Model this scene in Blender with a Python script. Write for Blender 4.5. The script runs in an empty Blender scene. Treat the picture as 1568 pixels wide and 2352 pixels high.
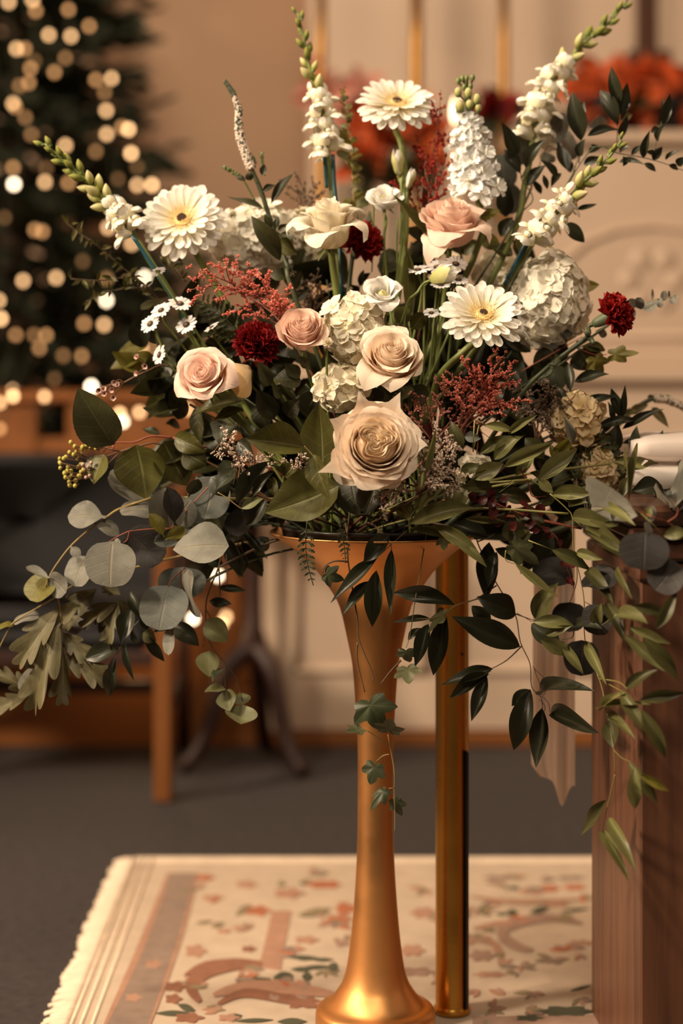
import bpy, math, random
from mathutils import Vector, Matrix, Euler
import numpy as np

# ---------------------------------------------------------------- camera, world, lights, exposure
F, HY, CH, D0 = 4300.0, 800.0, 0.837, 2.263      # focal length (px of a 1568x2352 frame), horizon row, eye height, vase depth
sc = bpy.context.scene
col = sc.collection
cam = bpy.data.objects.new('camera', bpy.data.cameras.new('camera'))
col.objects.link(cam)
cam.location = (0, 0, CH)
cam.rotation_euler = (math.pi / 2, 0, 0)
cam.data.sensor_fit = 'VERTICAL'
cam.data.sensor_height = 36.0
cam.data.sensor_width = 24.0
cam.data.lens = F / 2352 * 36
cam.data.shift_y = -(1176 - HY) / 2352
cam.data.dof.use_dof = True
cam.data.dof.focus_distance = 2.15
cam.data.dof.aperture_fstop = 1.75
cam.data.clip_start = 0.05
sc.camera = cam

world = bpy.data.worlds.new('world')
sc.world = world
world.use_nodes = True
world.node_tree.nodes['Background'].inputs[0].default_value = (1.0, 0.72, 0.5, 1)
world.node_tree.nodes['Background'].inputs[1].default_value = 0.2


def lamp(name, kind, loc, target, energy, color, size=0.3, spot=60, blend=0.6):
    l = bpy.data.lights.new(name, kind)
    l.energy = energy
    l.color = color
    if kind == 'AREA':
        l.shape = 'DISK'
        l.size = size
    elif kind == 'SPOT':
        l.shadow_soft_size = size
        l.spot_size = math.radians(spot)
        l.spot_blend = blend
    else:
        l.shadow_soft_size = size
    o = bpy.data.objects.new(name, l)
    col.objects.link(o)
    o.location = loc
    o.rotation_euler = (Vector(target) - Vector(loc)).to_track_quat('-Z', 'Y').to_euler()
    return o


lamp('ceiling_spot', 'SPOT', (-1.55, 1.25, 3.1), (0.03, 2.35, 0.65), 290, (1.0, 0.825, 0.60), 0.09, 46, 0.7)
lamp('front_fill', 'AREA', (0.1, -0.5, 3.5), (0.0, 2.4, 0.9), 58, (1.0, 0.80, 0.58), 0.9)  # unseen area light, added as front fill for the flowers
lamp('background_fill', 'AREA', (-0.6, 1.9, 3.6), (-0.1, 4.2, 0.9), 34, (1.0, 0.75, 0.50), 0.9)  # unseen area light, added to brighten the back wall and altar
lamp('side_fill', 'AREA', (-3.8, 0.8, 2.6), (0.1, 3.0, 0.5), 290, (1.0, 0.78, 0.55), 0.8)  # no known source; added to lift the lower altar from the left

lamp('under_chair_fill', 'POINT', (-0.42, 3.80, 0.27), (0, 4, 0), 1.6, (1.0, 0.60, 0.28), 0.05)  # added, hidden behind the seat: lights the panel as the string lights would

sc.view_settings.view_transform = 'Standard'
sc.view_settings.look = 'None'
sc.view_settings.gamma = 1.0
sc.view_settings.use_curve_mapping = False
sc.view_settings.exposure = 0.0
sc.cycles.max_bounces = 8
sc.cycles.diffuse_bounces = 5
sc.cycles.glossy_bounces = 3
sc.cycles.transmission_bounces = 5
sc.cycles.transparent_max_bounces = 4
sc.cycles.sample_clamp_indirect = 3.0
sc.cycles.use_denoising = True
sc.cycles.caustics_reflective = False
sc.cycles.caustics_refractive = False

# ---------------------------------------------------------------- helpers
R = random.Random(7)
PI = math.pi


def P(x, y, dd=0.0):
    d = D0 + dd
    return Vector(((x - 784) / F * d, d, CH - (y - HY) / F * d))


def G(x, y, z=0.0):
    d = F * (CH - z) / (y - HY)
    return Vector(((x - 784) / F * d, d, z))


def lin(c):
    return tuple((v / 12.92 if v <= 0.04045 else ((v + 0.055) / 1.055) ** 2.4) for v in [q / 255 for q in c])


RM = {}


def TH(name, label=None, cat=None, loc=(0, 0, 0), rot=None, group=None, kind=None):
    o = bpy.data.objects.new(name, None)
    o.empty_display_size = 0.02
    col.objects.link(o)
    M = Matrix.Translation(Vector(loc))
    if rot is not None:
        M = M @ rot.to_4x4()
    o.matrix_basis = M
    RM[o.name] = M
    tag(o, label, cat, group, kind)
    return o


def tag(o, label=None, cat=None, group=None, kind=None):
    if label: o['label'] = label
    if cat: o['category'] = cat
    if group: o['group'] = group
    if kind: o['kind'] = kind
    return o


def child(name, mesh, parent=None, M=None, mat=None, world=True, kind=None):
    """link an object; M is a world matrix when world is set, else local to the parent"""
    o = bpy.data.objects.new(name, mesh)
    col.objects.link(o)
    if mat is not None:
        if len(mesh.materials) == 0:
            mesh.materials.append(mat)
        elif mesh.materials[0] != mat:
            o.material_slots[0].link = 'OBJECT'
            o.material_slots[0].material = mat
    M = M if M is not None else Matrix.Identity(4)
    if parent is not None:
        o.parent = parent
        if world:
            M = RM[parent.name].inverted() @ M
    o.matrix_basis = M
    RM[o.name] = (RM[parent.name] @ M) if parent is not None else M
    if kind: o['kind'] = kind
    return o


class MB:
    def __init__(s):
        s.v, s.f, s.uv = [], [], []

    def grid(s, fn, nu, nv, M=None, closed=False):
        b = len(s.v)
        n2 = nv if closed else nv + 1
        for i in range(nu + 1):
            for j in range(n2):
                p = Vector(fn(i / nu, j / nv))
                s.v.append(M @ p if M is not None else p)
                s.uv.append((i / nu, j / nv))
        for i in range(nu):
            for j in range(nv):
                j2 = (j + 1) % n2
                s.f.append((b + i * n2 + j, b + i * n2 + j2, b + (i + 1) * n2 + j2, b + (i + 1) * n2 + j))
        return s

    def tube(s, pts, rad, n=6, smooth=3):
        pts = [Vector(p) for p in pts]
        if smooth > 1 and len(pts) > 2:
            q = []
            for i in range(len(pts) - 1):
                p0, p1, p2, p3 = pts[max(i - 1, 0)], pts[i], pts[i + 1], pts[min(i + 2, len(pts) - 1)]
                for k in range(smooth):
                    t = k / smooth
                    q.append(0.5 * ((2 * p1) + (p2 - p0) * t + (2 * p0 - 5 * p1 + 4 * p2 - p3) * t * t + (3 * p1 - p0 - 3 * p2 + p3) * t ** 3))
            q.append(pts[-1])
            pts = q
        b = len(s.v)
        N = len(pts)
        up = Vector((0.3, 0.9, 0.2))
        for i, p in enumerate(pts):
            t = (pts[min(i + 1, N - 1)] - pts[max(i - 1, 0)])
            if t.length < 1e-9: t = Vector((0, 0, 1))
            t.normalize()
            x = t.cross(up)
            if x.length < 1e-3: x = t.cross(Vector((1, 0, 0)))
            x.normalize()
            y = t.cross(x)
            r = rad(i / (N - 1)) if callable(rad) else rad
            for k in range(n):
                a = 2 * PI * k / n
                s.v.append(p + (x * math.cos(a) + y * math.sin(a)) * r)
                s.uv.append((i / (N - 1), k / n))
        for i in range(N - 1):
            for k in range(n):
                k2 = (k + 1) % n
                s.f.append((b + i * n + k, b + i * n + k2, b + (i + 1) * n + k2, b + (i + 1) * n + k))
        s.f.append(tuple(b + k for k in range(n))[::-1])
        s.f.append(tuple(b + (N - 1) * n + k for k in range(n)))
        return s

    def ball(s, c, r, nu=6, nv=8, sc=(1, 1, 1), M=None):
        c = Vector(c)

        def fn(u, v):
            a, b2 = PI * u, 2 * PI * v
            p = Vector((math.sin(a) * math.cos(b2) * r * sc[0], math.sin(a) * math.sin(b2) * r * sc[1], -math.cos(a) * r * sc[2]))
            if M is not None: p = M @ p
            return p + c
        return s.grid(fn, nu, nv, closed=True)

    def lathe(s, prof, n=32, c=(0, 0, 0), M=None):
        c = Vector(c)
        m = len(prof) - 1

        def fn(u, v):
            r, z = prof[min(int(round(u * m)), m)]
            p = Vector((r * math.cos(2 * PI * v), r * math.sin(2 * PI * v), z))
            return (M @ p if M is not None else p) + c
        return s.grid(fn, m, n, closed=True)

    def box(s, lo, hi, bev=0.0, M=None):
        lo, hi = Vector(lo), Vector(hi)
        c, h = (lo + hi) / 2, (hi - lo) / 2
        b = min(bev, min(h) * 0.9)
        base = len(s.v)
        idx = {}
        for sx in (-1, 1):
            for sy in (-1, 1):
                for sz in (-1, 1):
                    for ax in range(3):
                        p = Vector((sx * (h.x - b), sy * (h.y - b), sz * (h.z - b)))
                        p[ax] = (sx, sy, sz)[ax] * h[ax]
                        idx[(sx, sy, sz, ax)] = len(s.v)
                        q = c + p
                        s.v.append(M @ q if M is not None else q)
                        s.uv.append((0, 0))
        def k(sg, ax): return idx[(sg[0], sg[1], sg[2], ax)]
        S = (-1, 1)
        for ax in range(3):
            o1, o2 = (ax + 1) % 3, (ax + 2) % 3
            for sa in S:
                q = []
                for (a1, a2) in ((-1, -1), (1, -1), (1, 1), (-1, 1)):
                    g = [0, 0, 0]; g[ax] = sa; g[o1] = a1; g[o2] = a2
                    q.append(k(g, ax))
                s.f.append(tuple(q if sa > 0 else q[::-1]))
        for ax in range(3):
            o1, o2 = (ax + 1) % 3, (ax + 2) % 3
            for s1 in S:
                for s2 in S:
                    g0 = [0, 0, 0]; g1 = [0, 0, 0]
                    g0[ax] = -1; g1[ax] = 1
                    for g in (g0, g1): g[o1] = s1; g[o2] = s2
                    q = (k(g0, o1), k(g1, o1), k(g1, o2), k(g0, o2))
                    s.f.append(q if s1 * s2 > 0 else q[::-1])
        for sx in S:
            for sy in S:
                for sz in S:
                    q = tuple(idx[(sx, sy, sz, a)] for a in range(3))
                    s.f.append(q if sx * sy * sz > 0 else q[::-1])
        return s

    def mesh(s, name, mat=None, smooth=True):
        me = bpy.data.meshes.new(name)
        me.from_pydata([tuple(p) for p in s.v], [], s.f)
        me.update()
        uvl = me.uv_layers.new(name='UVMap')
        li = np.empty(len(me.loops), dtype=np.int32)
        me.loops.foreach_get('vertex_index', li)
        uvl.data.foreach_set('uv', np.array(s.uv, dtype=np.float32)[li].ravel())
        if smooth:
            me.polygons.foreach_set('use_smooth', [True] * len(me.polygons))
        if mat is not None: me.materials.append(mat)
        return me

    def obj(s, name, mat, parent=None, smooth=True, kind=None, world=True):
        return child(name, s.mesh(name, mat, smooth), parent, None, None, world, kind)


def facing(n, spin=0.0):
    """rotation taking local +Z to n"""
    n = Vector(n).normalized()
    return n.to_track_quat('Z', 'Y').to_matrix() @ Matrix.Rotation(spin, 3, 'Z')


# ---------------------------------------------------------------- materials
def new_mat(name):
    m = bpy.data.materials.new(name)
    m.use_nodes = True
    nt = m.node_tree
    nt.nodes.clear()
    out = nt.nodes.new('ShaderNodeOutputMaterial')
    return m, nt, out


def N(nt, t, **kw):
    n = nt.nodes.new(t)
    for k, v in kw.items(): setattr(n, k, v)
    return n


def rgba(c): return (c[0], c[1], c[2], 1)


def plain(name, c, rough=0.6, metal=0.0, noise=0.15, scale=8.0, bump=0.0, stretch=(1, 1, 1), c2=None, coat=0.0):
    m, nt, out = new_mat(name)
    b = N(nt, 'ShaderNodeBsdfPrincipled')
    b.inputs['Roughness'].default_value = rough
    b.inputs['Metallic'].default_value = metal
    if coat: b.inputs['Coat Weight'].default_value = coat
    tc = N(nt, 'ShaderNodeTexCoord')
    mp = N(nt, 'ShaderNodeMapping')
    mp.inputs['Scale'].default_value = stretch
    nz = N(nt, 'ShaderNodeTexNoise')
    nz.inputs['Scale'].default_value = scale
    nz.inputs['Detail'].default_value = 4
    nt.links.new(tc.outputs['Object'], mp.inputs[0])
    nt.links.new(mp.outputs[0], nz.inputs['Vector'])
    mx = N(nt, 'ShaderNodeMix', data_type='RGBA')
    a = c2 if c2 else tuple(v * (1 - noise) for v in c)
    mx.inputs['A'].default_value = rgba(a)
    mx.inputs['B'].default_value = rgba(tuple(min(1, v * (1 + (0 if c2 else noise))) for v in c))
    rp = N(nt, 'ShaderNodeMapRange')
    rp.inputs['From Min'].default_value = 0.3
    rp.inputs['From Max'].default_value = 0.7
    nt.links.new(nz.outputs['Fac'], rp.inputs['Value'])
    nt.links.new(rp.outputs[0], mx.inputs['Factor'])
    nt.links.new(mx.outputs['Result'], b.inputs['Base Color'])
    if bump:
        bp = N(nt, 'ShaderNodeBump')
        bp.inputs['Strength'].default_value = bump
        bp.inputs['Distance'].default_value = 0.002
        nt.links.new(nz.outputs['Fac'], bp.inputs['Height'])
        nt.links.new(bp.outputs[0], b.inputs['Normal'])
    nt.links.new(b.outputs[0], out.inputs[0])
    return m


def petal_mat(name, edge, base, mid=0.45, tr=0.27, rough=0.55, vein=0.06):
    m, nt, out = new_mat(name)
    uv = N(nt, 'ShaderNodeUVMap')
    sp = N(nt, 'ShaderNodeSeparateXYZ')
    nt.links.new(uv.outputs[0], sp.inputs[0])
    rp = N(nt, 'ShaderNodeValToRGB')
    rp.color_ramp.elements[0].color = rgba(base)
    rp.color_ramp.elements[0].position = mid * 0.4
    rp.color_ramp.elements[1].color = rgba(edge)
    rp.color_ramp.elements[1].position = min(1, mid * 1.8)
    nt.links.new(sp.outputs[0], rp.inputs[0])
    # fine lengthwise veins
    cb = N(nt, 'ShaderNodeCombineXYZ')
    mu = N(nt, 'ShaderNodeMath', operation='MULTIPLY'); mu.inputs[1].default_value = 16
    nt.links.new(sp.outputs[1], mu.inputs[0])
    m2 = N(nt, 'ShaderNodeMath', operation='MULTIPLY'); m2.inputs[1].default_value = 1.5
    nt.links.new(sp.outputs[0], m2.inputs[0])
    nt.links.new(mu.outputs[0], cb.inputs[0]); nt.links.new(m2.outputs[0], cb.inputs[1])
    nz = N(nt, 'ShaderNodeTexNoise'); nz.inputs['Scale'].default_value = 1.0; nz.inputs['Detail'].default_value = 2
    nt.links.new(cb.outputs[0], nz.inputs['Vector'])
    mr = N(nt, 'ShaderNodeMapRange')
    mr.inputs['From Min'].default_value = 0.3; mr.inputs['From Max'].default_value = 0.7
    mr.inputs['To Min'].default_value = 1 - vein * 2; mr.inputs['To Max'].default_value = 1.0
    nt.links.new(nz.outputs[0], mr.inputs[0])
    oi = N(nt, 'ShaderNodeObjectInfo')
    mr2 = N(nt, 'ShaderNodeMapRange'); mr2.inputs['To Min'].default_value = 0.90; mr2.inputs['To Max'].default_value = 1.0
    nt.links.new(oi.outputs['Random'], mr2.inputs[0])
    mm = N(nt, 'ShaderNodeMath', operation='MULTIPLY')
    nt.links.new(mr.outputs[0], mm.inputs[0]); nt.links.new(mr2.outputs[0], mm.inputs[1])
    hv = N(nt, 'ShaderNodeHueSaturation')
    nt.links.new(rp.outputs[0], hv.inputs['Color']); nt.links.new(mm.outputs[0], hv.inputs['Value'])
    d = N(nt, 'ShaderNodeBsdfPrincipled'); d.inputs['Roughness'].default_value = rough
    d.inputs['Specular IOR Level'].default_value = 0.25
    t = N(nt, 'ShaderNodeBsdfTranslucent')
    nt.links.new(hv.outputs[0], d.inputs['Base Color']); nt.links.new(hv.outputs[0], t.inputs[0])
    mix = N(nt, 'ShaderNodeMixShader'); mix.inputs[0].default_value = tr
    nt.links.new(d.outputs[0], mix.inputs[1]); nt.links.new(t.outputs[0], mix.inputs[2])
    nt.links.new(mix.outputs[0], out.inputs[0])
    return m


def leaf_mat(name, front, back, vein, rough=0.42, tr=0.22, nside=7, var=0.35, spots=0.0, veinw=0.035, coat=0.0):
    m, nt, out = new_mat(name)
    L = nt.links.new
    uv = N(nt, 'ShaderNodeUVMap')
    sp = N(nt, 'ShaderNodeSeparateXYZ'); L(uv.outputs[0], sp.inputs[0])
    a = N(nt, 'ShaderNodeMath', operation='SUBTRACT'); a.inputs[1].default_value = 0.5; L(sp.outputs[1], a.inputs[0])
    ab = N(nt, 'ShaderNodeMath', operation='ABSOLUTE'); L(a.outputs[0], ab.inputs[0])
    mid = N(nt, 'ShaderNodeMapRange'); mid.inputs['From Min'].default_value = 0.008; mid.inputs['From Max'].default_value = veinw
    mid.inputs['To Min'].default_value = 1; mid.inputs['To Max'].default_value = 0
    L(ab.outputs[0], mid.inputs[0])
    # side veins: lines of constant u - 0.5|v|
    k = N(nt, 'ShaderNodeMath', operation='MULTIPLY_ADD'); k.inputs[1].default_value = -0.45
    L(ab.outputs[0], k.inputs[0]); L(sp.outputs[0], k.inputs[2])
    k2 = N(nt, 'ShaderNodeMath', operation='MULTIPLY'); k2.inputs[1].default_value = nside; L(k.outputs[0], k2.inputs[0])
    fr = N(nt, 'ShaderNodeMath', operation='PINGPONG'); fr.inputs[1].default_value = 0.5; L(k2.outputs[0], fr.inputs[0])
    sv = N(nt, 'ShaderNodeMapRange'); sv.inputs['From Min'].default_value = 0.0; sv.inputs['From Max'].default_value = 0.05
    sv.inputs['To Min'].default_value = 0.30; sv.inputs['To Max'].default_value = 0
    L(fr.outputs[0], sv.inputs[0])
    vm = N(nt, 'ShaderNodeMath', operation='MAXIMUM'); L(mid.outputs[0], vm.inputs[0]); L(sv.outputs[0], vm.inputs[1])
    geo = N(nt, 'ShaderNodeNewGeometry')
    fb = N(nt, 'ShaderNodeMix', data_type='RGBA'); fb.inputs['A'].default_value = rgba(front); fb.inputs['B'].default_value = rgba(back)
    L(geo.outputs['Backfacing'], fb.inputs['Factor'])
    oi = N(nt, 'ShaderNodeObjectInfo')
    tc = N(nt, 'ShaderNodeTexCoord')
    nz = N(nt, 'ShaderNodeTexNoise'); nz.inputs['Scale'].default_value = 5.0; nz.inputs['Detail'].default_value = 5
    va = N(nt, 'ShaderNodeVectorMath', operation='ADD'); L(tc.outputs['Object'], va.inputs[0]); L(oi.outputs['Location'], va.inputs[1])
    L(va.outputs[0], nz.inputs['Vector'])
    s1 = N(nt, 'ShaderNodeMapRange'); s1.inputs['To Min'].default_value = 1 - var; s1.inputs['To Max'].default_value = 1 + var
    L(oi.outputs['Random'], s1.inputs[0])
    s2 = N(nt, 'ShaderNodeMapRange'); s2.inputs['From Min'].default_value = 0.25; s2.inputs['From Max'].default_value = 0.75
    s2.inputs['To Min'].default_value = 0.8; s2.inputs['To Max'].default_value = 1.2
    L(nz.outputs[0], s2.inputs[0])
    sm = N(nt, 'ShaderNodeMath', operation='MULTIPLY'); L(s1.outputs[0], sm.inputs[0]); L(s2.outputs[0], sm.inputs[1])
    hs = N(nt, 'ShaderNodeHueSaturation'); L(fb.outputs['Result'], hs.inputs['Color']); L(sm.outputs[0], hs.inputs['Value'])
    hm = N(nt, 'ShaderNodeMapRange'); hm.inputs['To Min'].default_value = 0.485; hm.inputs['To Max'].default_value = 0.515
    L(nz.outputs[0], hm.inputs[0]); L(hm.outputs[0], hs.inputs['Hue'])
    vx = N(nt, 'ShaderNodeMix', data_type='RGBA'); L(hs.outputs[0], vx.inputs['A']); vx.inputs['B'].default_value = rgba(vein)
    vf = N(nt, 'ShaderNodeMath', operation='MULTIPLY'); vf.inputs[1].default_value = 0.55; L(vm.outputs[0], vf.inputs[0])
    L(vf.outputs[0], vx.inputs['Factor'])
    last = vx.outputs['Result']
    if spots:
        n3 = N(nt, 'ShaderNodeTexNoise'); n3.inputs['Scale'].default_value = 14.0; L(va.outputs[0], n3.inputs['Vector'])
        r3 = N(nt, 'ShaderNodeMapRange'); r3.inputs['From Min'].default_value = 0.66; r3.inputs['From Max'].default_value = 0.74
        r3.inputs['To Max'].default_value = spots
        L(n3.outputs[0], r3.inputs[0])
        x3 = N(nt, 'ShaderNodeMix', data_type='RGBA'); L(r3.outputs[0], x3.inputs['Factor']); L(last, x3.inputs['A'])
        x3.inputs['B'].default_value = (0.05, 0.025, 0.01, 1)
        last = x3.outputs['Result']
    d = N(nt, 'ShaderNodeBsdfPrincipled'); d.inputs['Roughness'].default_value = rough
    d.inputs['Specular IOR Level'].default_value = 0.4
    if coat: d.inputs['Coat Weight'].default_value = coat
    bp = N(nt, 'ShaderNodeBump'); bp.inputs['Strength'].default_value = 0.35; bp.inputs['Distance'].default_value = 0.002; bp.invert = True
    L(vm.outputs[0], bp.inputs['Height']); L(bp.outputs[0], d.inputs['Normal'])
    t = N(nt, 'ShaderNodeBsdfTranslucent')
    L(last, d.inputs['Base Color']); L(last, t.inputs[0])
    mix = N(nt, 'ShaderNodeMixShader'); mix.inputs[0].default_value = tr
    L(d.outputs[0], mix.inputs[1]); L(t.outputs[0], mix.inputs[2])
    L(mix.outputs[0], out.inputs[0])
    return m


def glow(name, c, strength):
    m, nt, out = new_mat(name)
    e = N(nt, 'ShaderNodeEmission')
    e.inputs[0].default_value = rgba(c)
    e.inputs[1].default_value = strength
    nt.links.new(e.outputs[0], out.inputs[0])
    m.cycles.emission_sampling = 'NONE'
    return m


def wood(name, c, c2, rough=0.4, axis=2, scale=14.0):
    st = [1.0, 1.0, 1.0]; st[axis] = 0.06
    return plain(name, c, rough, 0, 0.2, scale, 0.25, tuple(st), c2)


def brass(name, c, c2, rough, rough2, bump=0.15, scale=14.0):
    m, nt, out = new_mat(name)
    b = N(nt, 'ShaderNodeBsdfPrincipled')
    b.inputs['Metallic'].default_value = 1.0
    tc = N(nt, 'ShaderNodeTexCoord')
    nz = N(nt, 'ShaderNodeTexNoise'); nz.inputs['Scale'].default_value = scale; nz.inputs['Detail'].default_value = 6
    nt.links.new(tc.outputs['Object'], nz.inputs['Vector'])
    mr = N(nt, 'ShaderNodeMapRange'); mr.inputs['From Min'].default_value = 0.35; mr.inputs['From Max'].default_value = 0.65
    mr.inputs['To Min'].default_value = rough; mr.inputs['To Max'].default_value = rough2
    nt.links.new(nz.outputs[0], mr.inputs[0]); nt.links.new(mr.outputs[0], b.inputs['Roughness'])
    mx = N(nt, 'ShaderNodeMix', data_type='RGBA'); mx.inputs['A'].default_value = rgba(c); mx.inputs['B'].default_value = rgba(c2)
    nt.links.new(nz.outputs[0], mx.inputs['Factor']); nt.links.new(mx.outputs['Result'], b.inputs['Base Color'])
    n2 = N(nt, 'ShaderNodeTexNoise'); n2.inputs['Scale'].default_value = 60; n2.inputs['Detail'].default_value = 3
    nt.links.new(tc.outputs['Object'], n2.inputs['Vector'])
    bp = N(nt, 'ShaderNodeBump'); bp.inputs['Strength'].default_value = bump; bp.inputs['Distance'].default_value = 0.001
    nt.links.new(n2.outputs[0], bp.inputs['Height']); nt.links.new(bp.outputs[0], b.inputs['Normal'])
    nt.links.new(b.outputs[0], out.inputs[0])
    return m


M_wall = plain('beige_plaster', (0.80, 0.555, 0.385), 0.85, 0, 0.05, 2.0)
M_altar = plain('cream_paint', (0.53, 0.41, 0.315), 0.6, 0, 0.04, 3.0)
M_carpet = plain('brown_grey_carpet', (0.030, 0.0235, 0.0230), 0.95, 0, 0.3, 60.0, 0.6)
M_dark = plain('dark_nave', (0.08, 0.055, 0.04), 0.9)
M_rug = plain('cream_wool', (0.49, 0.385, 0.29), 0.95, 0, 0.08, 30.0, 0.4)
M_fringe = plain('fringe_wool', (0.76, 0.62, 0.48), 0.95, 0, 0.1, 40)
M_goldvase = brass('aged_gold', (0.74, 0.38, 0.14), (0.58, 0.28, 0.10), 0.34, 0.5)
M_brass = brass('polished_brass', (0.60, 0.31, 0.06), (0.52, 0.26, 0.05), 0.24, 0.34, 0.05)
M_candlestick = brass('warm_brass', (0.46, 0.235, 0.05), (0.38, 0.19, 0.045), 0.42, 0.55)
M_crosswood = plain('cross_wood', (0.055, 0.020, 0.009), 0.85)
M_black = plain('black_plastic', (0.012, 0.010, 0.009), 0.35, 0, 0.1)
M_wooddark = wood('dark_oak', (0.14, 0.057, 0.029), (0.065, 0.026, 0.014), 0.42, 2, 60)
M_woodh = wood('dark_oak_cap', (0.10, 0.040, 0.022), (0.055, 0.022, 0.012), 0.35, 0, 60)
M_panel = wood('orange_oak', (0.25, 0.085, 0.016), (0.18, 0.06, 0.011), 0.5, 0, 10)
M_chairwood = wood('chair_oak', (0.19, 0.066, 0.015), (0.13, 0.045, 0.010), 0.45, 2, 14)
M_mahog = wood('mahogany', (0.035, 0.010, 0.006), (0.02, 0.006, 0.004), 0.5, 2, 14)
M_navy = plain('dark_navy_fabric', (0.012, 0.013, 0.016), 0.9, 0, 0.2, 40, 0.2)
M_linen = petal_mat('white_linen', (0.90, 0.82, 0.77), (0.90, 0.82, 0.77), 0.5, 0.5, 0.8, 0.02)
M_wax = plain('candle_wax', (0.8, 0.68, 0.5), 0.5)
M_needle = plain('fir_needles', (0.020, 0.026, 0.012), 0.8, 0, 0.4, 8)
M_bark = plain('bark', (0.06, 0.035, 0.02), 0.9)
# ---------------------------------------------------------------- the room
YW = 5.0


def box(name, lo, hi, mat, parent=None, bev=0.0, kind=None):
    return MB().box(lo, hi, bev).obj(name, mat, parent, smooth=False, kind=kind)


box('floor', (-4, -3, -0.10), (4, YW, 0), M_carpet, kind='structure')
box('wall_back', (-4, YW, 0), (4, YW + 0.15, 4.2), M_wall, kind='structure')
box('wall_left', (-4.15, -3, 0), (-4, YW, 4.2), M_wall, kind='structure')
box('wall_right', (4, -3, 0), (4.15, YW, 4.2), M_wall, kind='structure')
box('ceiling', (-4.15, -3, 4.2), (4.15, YW + 0.15, 4.35), M_dark, kind='structure')
box('baseboard_back', (-4, YW - 0.02, 0), (4, YW, 0.12), M_panel, kind='structure')

# ---- low oak chancel panel on the left
YP = 3.95
xl, xr = -1.6, (590 - 784) / F * YP
zt = CH - (925 - HY) / F * YP
t = TH('chancel_panel', 'orange oak low chancel screen behind the navy chair', 'screen', ((xl + xr) / 2, YP, 0))
hx, hz = (140 - 784) / F * YP, CH - (968 - HY) / F * YP
mb = MB()                                            # board with a round-headed piercing
mb.box((xl, YP, 0.12), (hx - 0.05, YP + 0.04, zt), 0.004)
mb.box((hx + 0.05, YP, 0.12), (xr, YP + 0.04, zt), 0.004)
mb.box((hx - 0.05, YP, 0.12), (hx + 0.05, YP + 0.04, hz - 0.035), 0.0)
mb.box((hx - 0.05, YP, hz + 0.05), (hx + 0.05, YP + 0.04, zt), 0.0)
mb.obj('board', M_panel, t, smooth=False)
box('plinth', (xl, YP - 0.02, 0), (xr + 0.01, YP + 0.05, 0.12), M_panel, t, 0.004)
box('top_rail', (xl, YP - 0.02, zt), (xr + 0.01, YP + 0.06, zt + 0.025), M_panel, t, 0.006)
for k in range(5):
    x = xl + 0.1 + k * (xr - xl - 0.16) / 4
    box('stile', (x - 0.025, YP - 0.012, 0.12), (x + 0.025, YP, zt), M_panel, t, 0.004)

# ---- white altar with gradine and reredos
YA = 3.95
ax0, ax1 = (605 - 784) / F * YA, 1.55
t = TH('altar', 'cream painted altar with arched carved panels and an oak plinth', 'altar', (0.5, YA, 0))
zA = CH - (880 - HY) / F * YA
zG = CH - (298 - HY) / F * YA
gx0 = (1195 - 784) / F * YA
rx0_ = (700 - 784) / F * YA
zL = zA + .035
box('altar_body', (ax0, YA, 0.03), (ax1, YA + 0.55, zA), M_altar, t, 0.004)
box('oak_plinth', (ax0 - 0.015, YA - 0.02, 0), (ax1, YA + 0.5, 0.028), M_panel, t, 0.003)
box('altar_shelf', (ax0 - 0.02, YA - 0.03, zA), (ax1, YA + 0.55, zA + 0.035), M_altar, t, 0.008)
box('gradine', (gx0, YA + 0.03, zA + 0.035), (ax1, YA + 0.55, zG - 0.03), M_altar, t, 0.004)
box('gradine_shelf', (gx0 - 0.02, YA, zG - 0.03), (ax1, YA + 0.55, zG), M_altar, t, 0.008)
box('reredos', (rx0_, YA + 0.5, zL), (ax1, YA + 0.56, 2.6), M_altar, t, 0.004)
box('corner_pilaster', (ax0, YA - 0.015, 0.03), (ax0 + 0.035, YA, zA), M_altar, t, 0.004)
for cx in (0.66, 1.2):                                      # recessed arch mouldings of the gradine front
    w, z0, z1 = 0.20, zA + 0.10, zG - 0.20
    pts = [(cx - w, z0), (cx - w, z1 - w * 0.6)]
    for k in range(9):
        a = PI - PI * k / 8
        pts.append((cx + w * math.cos(a), z1 - w * 0.6 + w * 0.6 * math.sin(a)))
    pts += [(cx + w, z0), (cx - w, z0)]
    MB().tube([(p[0], YA + 0.028, p[1]) for p in pts], 0.008, 6, 1).obj('arch_moulding', M_altar, t)
    mb = MB()
    for k in range(6):
        a = k * PI / 3
        mb.ball((cx + 0.05 * math.cos(a), YA + 0.03, (z0 + z1) / 2 + 0.05 * math.sin(a)), 0.026, 5, 8, (1, 0.25, 1))
    mb.obj('carved_rosette', M_altar, t)
for (x0, x1) in ((ax0 + 0.07, 0.18), (0.25, 0.62), (0.7, 1.1)):       # lower panels
    mb = MB()
    z0, z1 = 0.16, zA - 0.12
    for q in (((x0, z0), (x1, z0)), ((x1, z0), (x1, z1)), ((x1, z1), (x0, z1)), ((x0, z1), (x0, z0))):
        mb.tube([(q[0][0], YA - 0.002, q[0][1]), (q[1][0], YA - 0.002, q[1][1])], 0.010, 6, 1)
    mb.obj('panel_moulding', M_altar, t)

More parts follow.
